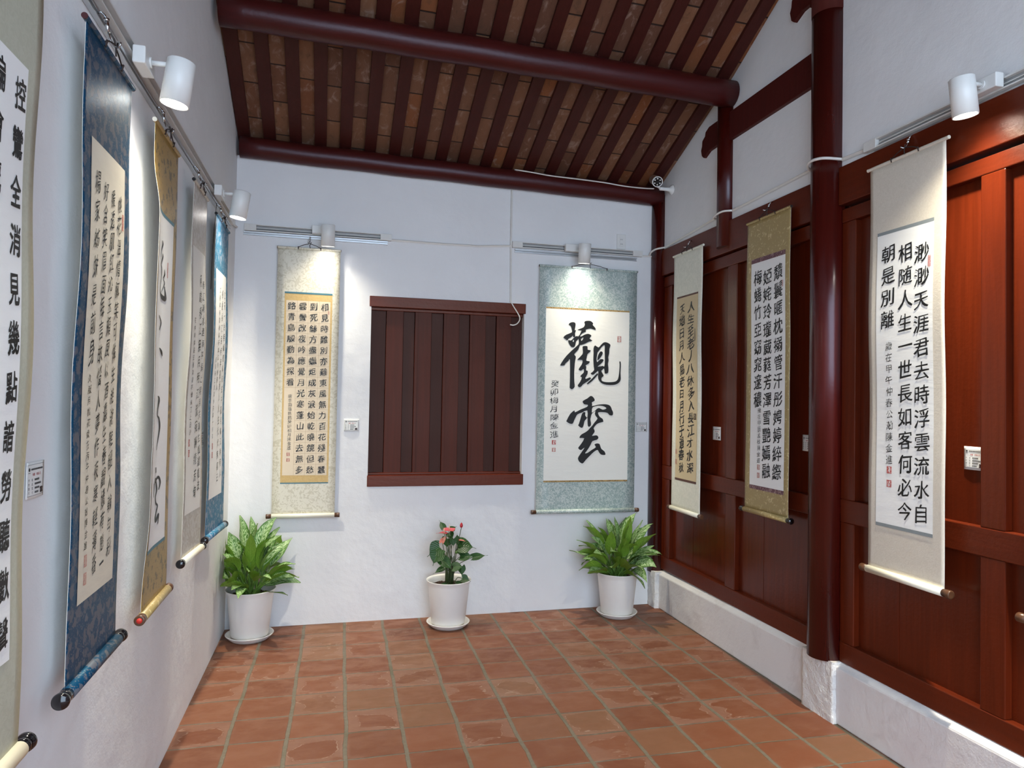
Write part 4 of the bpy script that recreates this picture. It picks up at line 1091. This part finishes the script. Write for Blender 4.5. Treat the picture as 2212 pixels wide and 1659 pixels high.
cable(RIGHT, smooth([(1.785, -0.020, 2.690), (1.808, -0.066, 2.698), (1.85, -0.094, 2.706), (1.90, -0.099, 2.706), (1.95, -0.078, 2.700), (1.985, -0.012, 2.690)]), 0.0070, 'white cable wrapped around the tall column')
cable(RIGHT, [(1.985, -0.009, 2.690), (2.145, -0.009, 2.682)], 0.0095, 'short white cable cover between the tall column and the track', 'cable_cover', flat=True, cat='cable cover')
cable(LEFT, [(-0.26, -0.010, 2.560), (-0.02, -0.010, 2.585)], 0.0085, 'white cable cover in the back left corner', 'cable_cover', flat=True, cat='cable cover')
cable(LEFT, smooth([(-0.92, -0.03, 2.50), (-0.915, -0.022, 2.40), (-0.91, -0.014, 2.25), (-0.905, -0.010, 2.05)]), 0.0012, 'thin dark thread hanging behind the light blue scroll', 'thread', 'cord', cat='cord')

r = root('wall_socket', BACK, 2.690, 0, 2.692, 'white double wall socket above the celadon scroll', 'socket')
m = MB(); m.box(-0.036, 0.036, -0.008, -0.0005, -0.056, 0.056); m.build('cover_plate', M['plastic'], r, bevel=0.004)
m = MB(); m.box(-0.013, 0.013, -0.0105, -0.008, -0.035, 0.035); m.build('insert', M['plastic'], r, bevel=0.001)
for dz in (0.016, -0.018):
    m = MB()
    for dx in (-0.005, 0.005): m.box(dx - 0.0011, dx + 0.0011, -0.0112, -0.0104, dz - 0.005, dz + 0.005)
    m.build('outlet', M['slot'], r)

r = root('security_camera', RIGHT, 0.200, 0, 3.055, 'white bullet security camera in the upper right corner', 'camera')
m = MB(); m.lathe([(0.036, -0.001), (0.036, -0.008), (0.030, -0.016), (0.015, -0.026), (0.0125, -0.055), (0.0125, -0.098), (0.010, -0.102)], (0, 0, 0), 32, 0, 'y')
m.tube([(0, -0.098, 0.004), (-0.006, -0.116, 0.014), (-0.012, -0.122, 0.034)], 0.007, 12)
m.build('bracket', M['plastic'], r)
ax = Vector((0.80, -0.20, -0.36)).normalized()
up = Vector((0, 0, 1)); sx = ax.cross(up).normalized(); sz = sx.cross(ax)
body_m = Matrix(((sx.x, ax.x, sz.x, -0.02), (sx.y, ax.y, sz.y, -0.125), (sx.z, ax.z, sz.z, 0.062), (0, 0, 0, 1)))
m = MB(); m.lathe([(0.030, -0.075), (0.035, -0.068), (0.035, 0.055), (0.038, 0.055), (0.038, 0.078), (0.032, 0.078), (0.032, 0.066)], (0, 0, 0), 36, 0, 'y')
o = m.build('body', M['plastic'], r, fix=True); o.matrix_local = body_m
m = MB(); m.lathe([(0.0322, 0.068), (0.012, 0.068), (0.011, 0.072), (0.0, 0.074)], (0, 0, 0), 32, 0, 'y')
o = m.build('front_glass', M['cam_black'], r); o.matrix_local = body_m
for i in range(6):
    a = 2 * PI * (i + 0.5) / 6
    m = MB(); m.lathe([(0.0058, 0.0675), (0.0050, 0.0725), (0.0, 0.0735)], (0.0215 * math.cos(a), 0, 0.0215 * math.sin(a)), 14, 0, 'y')
    o = m.build('infrared_light', M['plastic'], r); o.matrix_local = body_m

def label_card(frame, u0, u1, z0, z1, label, y=0.0, red=True, rows=4):
    uc, zc = (u0 + u1) / 2, (z0 + z1) / 2; w, h = u1 - u0, z1 - z0
    r = root('label_card', frame, uc, y, z0, label, 'label card', 'white exhibit cards')
    def dep(x, z): return -0.0035 - 0.0025 * math.sin(PI * (x / w + 0.5)) * (1 - z / h)
    m = MB(); m.grid(lambda s, t: (-w / 2 + w * s, dep(-w / 2 + w * s, h * t), h * t), 8, 8)
    m.build('sheet', [M['card'], M['card']], r, solidify=0.0008)
    ink = Ink(dep, 0.0008, 90); i_ = 0.055 * w; t = 0.0007
    ink.rect(-w / 2 + i_, w / 2 - i_, h * 0.925, h * 0.925 + t, 1, 8); ink.rect(-w / 2 + i_, w / 2 - i_, h * 0.075, h * 0.075 + t, 1, 8)
    ink.rect(-w / 2 + i_, -w / 2 + i_ + t, h * 0.075, h * 0.925, 8); ink.rect(w / 2 - i_ - t, w / 2 - i_, h * 0.075, h * 0.925, 8)
    ink.build('border', 'print', r)
    ink = Ink(dep, 0.0008, 91)
    ink.ring(-0.36 * w, 0.80 * h, 0.045 * w, 0.040 * w, 12); ink.rect(-0.41 * w, -0.31 * w, 0.70 * h, 0.715 * h)
    n = 13
    for i in range(n): ink.rect((-0.26 + 0.66 * i / n) * w, (-0.26 + 0.66 * (i + 0.78) / n) * w, 0.775 * h, 0.825 * h)
    rz = [0.51, 0.395, 0.28, 0.165][:4]
    for j, (zz, lt) in enumerate(zip(rz, ('作者', '作品', '類型', '尺寸'))):
        for q, ch in enumerate(lt): ink.char(ch, (-0.38 + 0.17 * q) * w, zz * h, 0.075 * w, 0.075 * w, 0.0, 0, 0, 0)
        nn = (5, 7, 5, 4)[j]
        for i in range(nn): ink.rect((-0.08 + 0.055 * i) * w, (-0.08 + 0.055 * i + 0.042) * w, (zz - 0.028) * h, (zz + 0.028) * h)
    ink.build('printed_text', 'print', r)
    ink = Ink(dep, 0.0008, 92)
    for q, ch in enumerate('梅覺 幸福人生'): ink.char(ch, (-0.16 + 0.068 * q) * w, 0.655 * h, 0.072 * w, 0.072 * w, 0.01, 0, 0, 0)
    ink.build('printed_title', 'print_red', r)
    ink = Ink(dep, 0.0008, 93)
    ink.polygons([[(0.22 * w, 0.27 * h), (0.41 * w, 0.27 * h), (0.375 * w, 0.20 * h), (0.41 * w, 0.12 * h), (0.22 * w, 0.12 * h), (0.255 * w, 0.20 * h)]])
    ink.build('printed_picture', 'print_brown', r)
label_card(LEFT, -3.085, -2.990, 1.262, 1.343, 'white exhibit card on the left wall, between the sage green and dark blue scrolls')
label_card(LEFT, -1.060, -0.955, 1.236, 1.322, 'white exhibit card on the left wall, beside the pale taupe scroll', )
label_card(BACK, 0.713, 0.811, 1.272, 1.355, 'white exhibit card between the gridded scroll and the window')
label_card(BACK, 2.828, 2.919, 1.280, 1.353, 'white exhibit card between the celadon scroll and the corner column')
label_card(RIGHT, 0.750, 0.847, 1.267, 1.352, 'white exhibit card on the panel right of the ivory scroll', 0.033)
label_card(RIGHT, 1.652, 1.752, 1.262, 1.346, 'white exhibit card on the panel right of the gold flowered scroll', 0.034)
label_card(RIGHT, 2.630, 2.722, 1.263, 1.352, 'white exhibit card on the panel right of the beige scroll', 0.034)

# ------------------------------------------------------------------ potted plants
def pot_parts(r):
    m = MB(); m.lathe([(0.0, 0.024), (0.107, 0.024), (0.111, 0.030), (0.136, 0.270), (0.139, 0.286), (0.147, 0.302), (0.149, 0.307), (0.146, 0.309), (0.137, 0.296), (0.133, 0.270), (0.130, 0.240), (0.0, 0.24)], (0, 0, 0), 56)
    m.build('pot', M['pot'], r)
    m = MB(); m.lathe([(0.0, 0.0), (0.108, 0.0), (0.118, 0.008), (0.140, 0.030), (0.143, 0.034), (0.140, 0.037), (0.134, 0.034), (0.116, 0.014), (0.0, 0.012)], (0, 0, 0), 56)
    m.build('saucer', M['pot'], r)
    m = MB()
    m.grid(lambda s, t: ((0.134 * t) * math.cos(2 * PI * s), (0.134 * t) * math.sin(2 * PI * s), 0.262 + 0.010 * noise.noise(Vector((t * 5 * math.cos(2 * PI * s), t * 5 * math.sin(2 * PI * s), 0)))), 40, 10, 0, False)
    rg = random.Random(3)
    for i in range(160):
        a, d = rg.uniform(0, 2 * PI), 0.125 * math.sqrt(rg.random()); s = rg.uniform(0.004, 0.009)
        x, y = d * math.cos(a), d * math.sin(a)
        m.lathe([(0.0, 0.264 - s), (s, 0.264), (s * 0.7, 0.264 + s * 0.7), (0.0, 0.264 + s)], (x, y, 0), 6)
    m.build('soil', M['soil'], r)

def blade(m, base, az, el, length, width, droop, twist, top=0, under=1, heart=False, clampf=None, fold=0.22, wavy=0.0, seed=0):
    """a leaf blade: spine curves downward from elevation el; upper and lower skins are separate faces"""
    n, w = 10, 6
    d = Vector((math.cos(az), math.sin(az), 0)); up0 = Vector((0, 0, 1)); side0 = Vector((-math.sin(az), math.cos(az), 0))
    p = Vector(base); rows = []
    for i in range(n + 1):
        t = i / n
        e = el - droop * t
        fwd = d * math.cos(e) + up0 * math.sin(e)
        nor = -d * math.sin(e) + up0 * math.cos(e)
        sd = side0 * math.cos(twist) + nor * math.sin(twist); nn = nor * math.cos(twist) - side0 * math.sin(twist)
        if heart: prof = (math.sin(PI * min(1, t * 1.08 + 0.16) ** 0.75) if t < 0.93 else 0.35 * (1 - t) / 0.07 + 0.02)
        else: prof = (math.sin(PI * (t ** 0.78)) ** 0.85) * (1 - 0.35 * max(0, t - 0.75) / 0.25) if 0 < t < 1 else 0.03
        prof = max(prof, 0.03)
        row = []
        for j in range(w + 1):
            s = (j / w - 0.5) * 2
            lift = fold * abs(s) * width * 0.5 * prof + wavy * math.sin(t * 9 + seed + s) * abs(s) * width
            back = -0.20 * length * abs(s) ** 1.5 if heart and t < 0.25 else 0
            q = p + sd * (s * width * 0.5 * prof) + nn * lift + fwd * (back * (1 - t / 0.25) if back else 0)
            row.append((q, nn))
        rows.append(row)
        p = p + fwd * (length / n)
    for lay, lift, mat in ((0, 0.0004, top), (1, -0.0004, under)):
        b0 = len(m.v)
        for row in rows:
            for q, nn in row:
                q2 = q + nn * lift
                if clampf: q2 = clampf(q2)
                m.vert(q2)
        for i in range(n):
            for j in range(w):
                a = b0 + i * (w + 1) + j
                f = (a, a + 1, a + w + 2, a + w + 1)
                uv = [(j / w, i / n), ((j + 1) / w, i / n), ((j + 1) / w, (i + 1) / n), (j / w, (i + 1) / n)]
                if lay: f, uv = f[::-1], uv[::-1]
                m.face(f, mat, True, uv)

def aglaonema(x, y, label, seed, spread, clampw, specs):
    r = root('potted_plant', BACK, x, y, 0, label, 'plant', 'potted plants along the back wall')
    pot_parts(r)
    rg = random.Random(seed)
    leaf, stem = MB(), MB()
    def clampf(q):
        X, Y = q.x + x, q.y + y
        lo, hi = 0.022, 2.93
        if X < lo: X = lo + 0.010 * (1 - math.exp((X - lo) / 0.05)) * 0.5
        if clampw and X > hi: X = hi - 0.01 * (1 - math.exp(-(X - hi) / 0.05))
        if Y > -0.02: Y = -0.02 - 0.006 * (1 - math.exp(-(Y + 0.02) / 0.05))
        return Vector((X - x, Y - y, q.z))
    for az, el, pet, ln, wd, droop in specs:
        az, el = math.radians(az), math.radians(el)
        base = Vector((rg.uniform(-0.03, 0.03) + 0.018 * math.cos(az), rg.uniform(-0.03, 0.03) + 0.018 * math.sin(az), 0.258))
        d = Vector((math.cos(az), math.sin(az), 0))
        pts = [base]
        for i in range(1, 6):
            t = i / 5; e = (PI / 2 - 0.2) * (1 - t) ** 1.5 + el * (1 - (1 - t) ** 1.5)
            e = max(e, el)
            pts.append(pts[-1] + (d * math.cos(e) + Vector((0, 0, 1)) * math.sin(e)) * pet / 5)
        pts = [clampf(p) for p in pts]
        stem.tube(pts, [0.0055, 0.005, 0.0045, 0.004, 0.0036, 0.003], 8)
        blade(leaf, pts[-1], az + rg.uniform(-0.35, 0.35), el, ln, wd, droop, rg.uniform(-0.9, 0.9), clampf=clampf, fold=rg.uniform(0.15, 0.55), wavy=0.05, seed=rg.uniform(0, 6))
    stem.build('stems', M['stem'], r)
    leaf.build('foliage', [M['leaf_top'], M['leaf_under']], r)
    return r
def leaf_specs(seed, n):
    rg = random.Random(seed); out = []
    for i in range(n):
        ring = (i / n) ** 0.9
        az = i * 137.5 + rg.uniform(-30, 30)
        el = 80 - 60 * ring + rg.uniform(-13, 13)
        pet = 0.245 - 0.15 * ring + rg.uniform(-0.045, 0.045)
        out.append((az, el, max(pet, 0.06), rg.uniform(0.17, 0.24), rg.uniform(0.062, 0.092), math.radians(rg.uniform(0, 55) + 18 * ring)))
    return out
aglaonema(0.170, -0.205, 'bushy variegated green plant in a white pot in the back left corner', 5, 0.28, False, leaf_specs(5, 64))
aglaonema(2.605, -0.215, 'bushy variegated green plant in a white pot below the celadon scroll', 9, 0.28, True, leaf_specs(31, 64))

r = root('potted_plant', BACK, 1.408, -0.205, 0, 'pink flowering plant with heart-shaped leaves in a white pot under the window', 'plant', 'potted plants along the back wall')
pot_parts(r)
K = 0.000524
def at(u, v, y=0.0): return Vector(((u - 540) * K, y, 0.265 + (930 - v) * K))
leaf, stem = MB(), MB()
rg = random.Random(2)
LEAVES = [(400, 430, -0.05, 190, -25, 0.100, 0.115, 0.3), (380, 500, -0.07, 215, -42, 0.085, 0.10, 0.5), (520, 350, 0.02, 250, -55, 0.07, 0.085, 0.2), (575, 340, -0.02, 280, -70, 0.055, 0.05, 0.2),
          (640, 430, -0.03, 12, 2, 0.135, 0.125, 0.5), (660, 545, -0.06, -10, 5, 0.095, 0.075, 0.4), (835, 580, -0.02, 0, 8, 0.105, 0.055, 0.1), (420, 575, -0.08, -30, -30, 0.10, 0.085, 0.4),
          (560, 660, -0.10, -20, 12, 0.075, 0.07, 0.4), (460, 690, -0.04, 195, -18, 0.085, 0.04, 0.2), (690, 690, -0.02, 270, -60, 0.07, 0.055, 0.2), (690, 820, -0.06, -20, -10, 0.06, 0.06, 0.3),
          (470, 220, 0.03, 130, 55, 0.065, 0.045, 0.2), (560, 240, 0.02, 20, 30, 0.05, 0.045, 0.2), (640, 370, 0.0, 90, 70, 0.05, 0.035, 0.1), (480, 905, -0.07, 200, 5, 0.06, 0.05, 0.3), (610, 880, -0.08, -40, 5, 0.055, 0.05, 0.3), (540, 280, 0.03, -60, -40, 0.06, 0.055, 0.3)]
for u, v, y, az, el, ln, wd, droop in LEAVES:
    p = at(u, v, y)
    b0 = Vector((rg.uniform(-0.03, 0.03), rg.uniform(-0.03, 0.03), 0.255))
    mid = b0.lerp(p, 0.55) + Vector((-(p.x - b0.x) * 0.18, 0, 0.03))
    stem.tube(smooth([b0, mid, p], 5), 0.0024, 7)
    blade(leaf, p, math.radians(az), math.radians(el), ln, wd, droop, rg.uniform(-0.2, 0.2) + 0.85 * math.cos(math.radians(az)), 0, 1, True, None, 0.18, 0.01, rg.uniform(0, 6))
for k2 in range(9):
    a = rg.uniform(0, 2 * PI); b0 = Vector((0.022 * math.cos(a), 0.022 * math.sin(a), 0.25))
    stem.tube([b0, b0 + Vector((rg.uniform(-0.012, 0.012), rg.uniform(-0.02, 0.02), rg.uniform(0.12, 0.24)))], 0.0036, 8)
stem.build('stems', M['stem_dark'], r)
leaf.build('foliage', [M['leaf_dark'], M['leaf_dark']], r)
def flower(u, v, y, az, el, ln, wd, mat, spad=True, bud=False):
    p = at(u, v, y)
    m = MB()
    b0 = Vector((rg.uniform(-0.02, 0.02), rg.uniform(-0.02, 0.02), 0.255))
    if bud:
        m.lathe([(0.0015, 0), (0.009, 0.008), (0.0105, 0.018), (0.007, 0.030), (0.0, 0.038)], p, 16)
    else:
        blade(m, p, math.radians(az), math.radians(el), ln, wd, 0.35, 0.0, 0, 0, True, None, 0.25, 0.01, 1.0)
    fl = m.build('flower', M[mat], r)
    st = MB(); st.tube(smooth([b0, b0.lerp(p, 0.6) + Vector((-(p.x - b0.x) * 0.12, 0, 0.01)), p], 6), 0.0022, 7)
    st.build('flower_stem', M['stem_dark'], fl)
    if spad:
        s = MB(); q = p + Vector((math.cos(math.radians(az)) * 0.012, math.sin(math.radians(az)) * 0.012, 0.0))
        s.tube([q, q + Vector((0, -0.004, 0.018)), q + Vector((0, -0.005, 0.040))], [0.0036, 0.0034, 0.0018], 10)
        s.build('spadix', M['spadix'], fl)
flower(520, 235, -0.03, 75, 18, 0.075, 0.080, 'spathe')
flower(475, 262, -0.05, 170, 12, 0.065, 0.060, 'spathe')
flower(430, 365, -0.06, 20, 60, 0.058, 0.062, 'spathe_pale')
flower(660, 365, -0.02, -10, 0, 0.050, 0.045, 'spathe_pale', False)
flower(680, 205, -0.02, 0, 0, 0, 0, 'bud', False, True)
m = MB(); p = at(615, 500, -0.05); m.lathe([(0.004, -0.008), (0.010, 0.0), (0.010, 0.008), (0.0, 0.014)], p, 14)
m.build('young_bud', M['stem'], r)
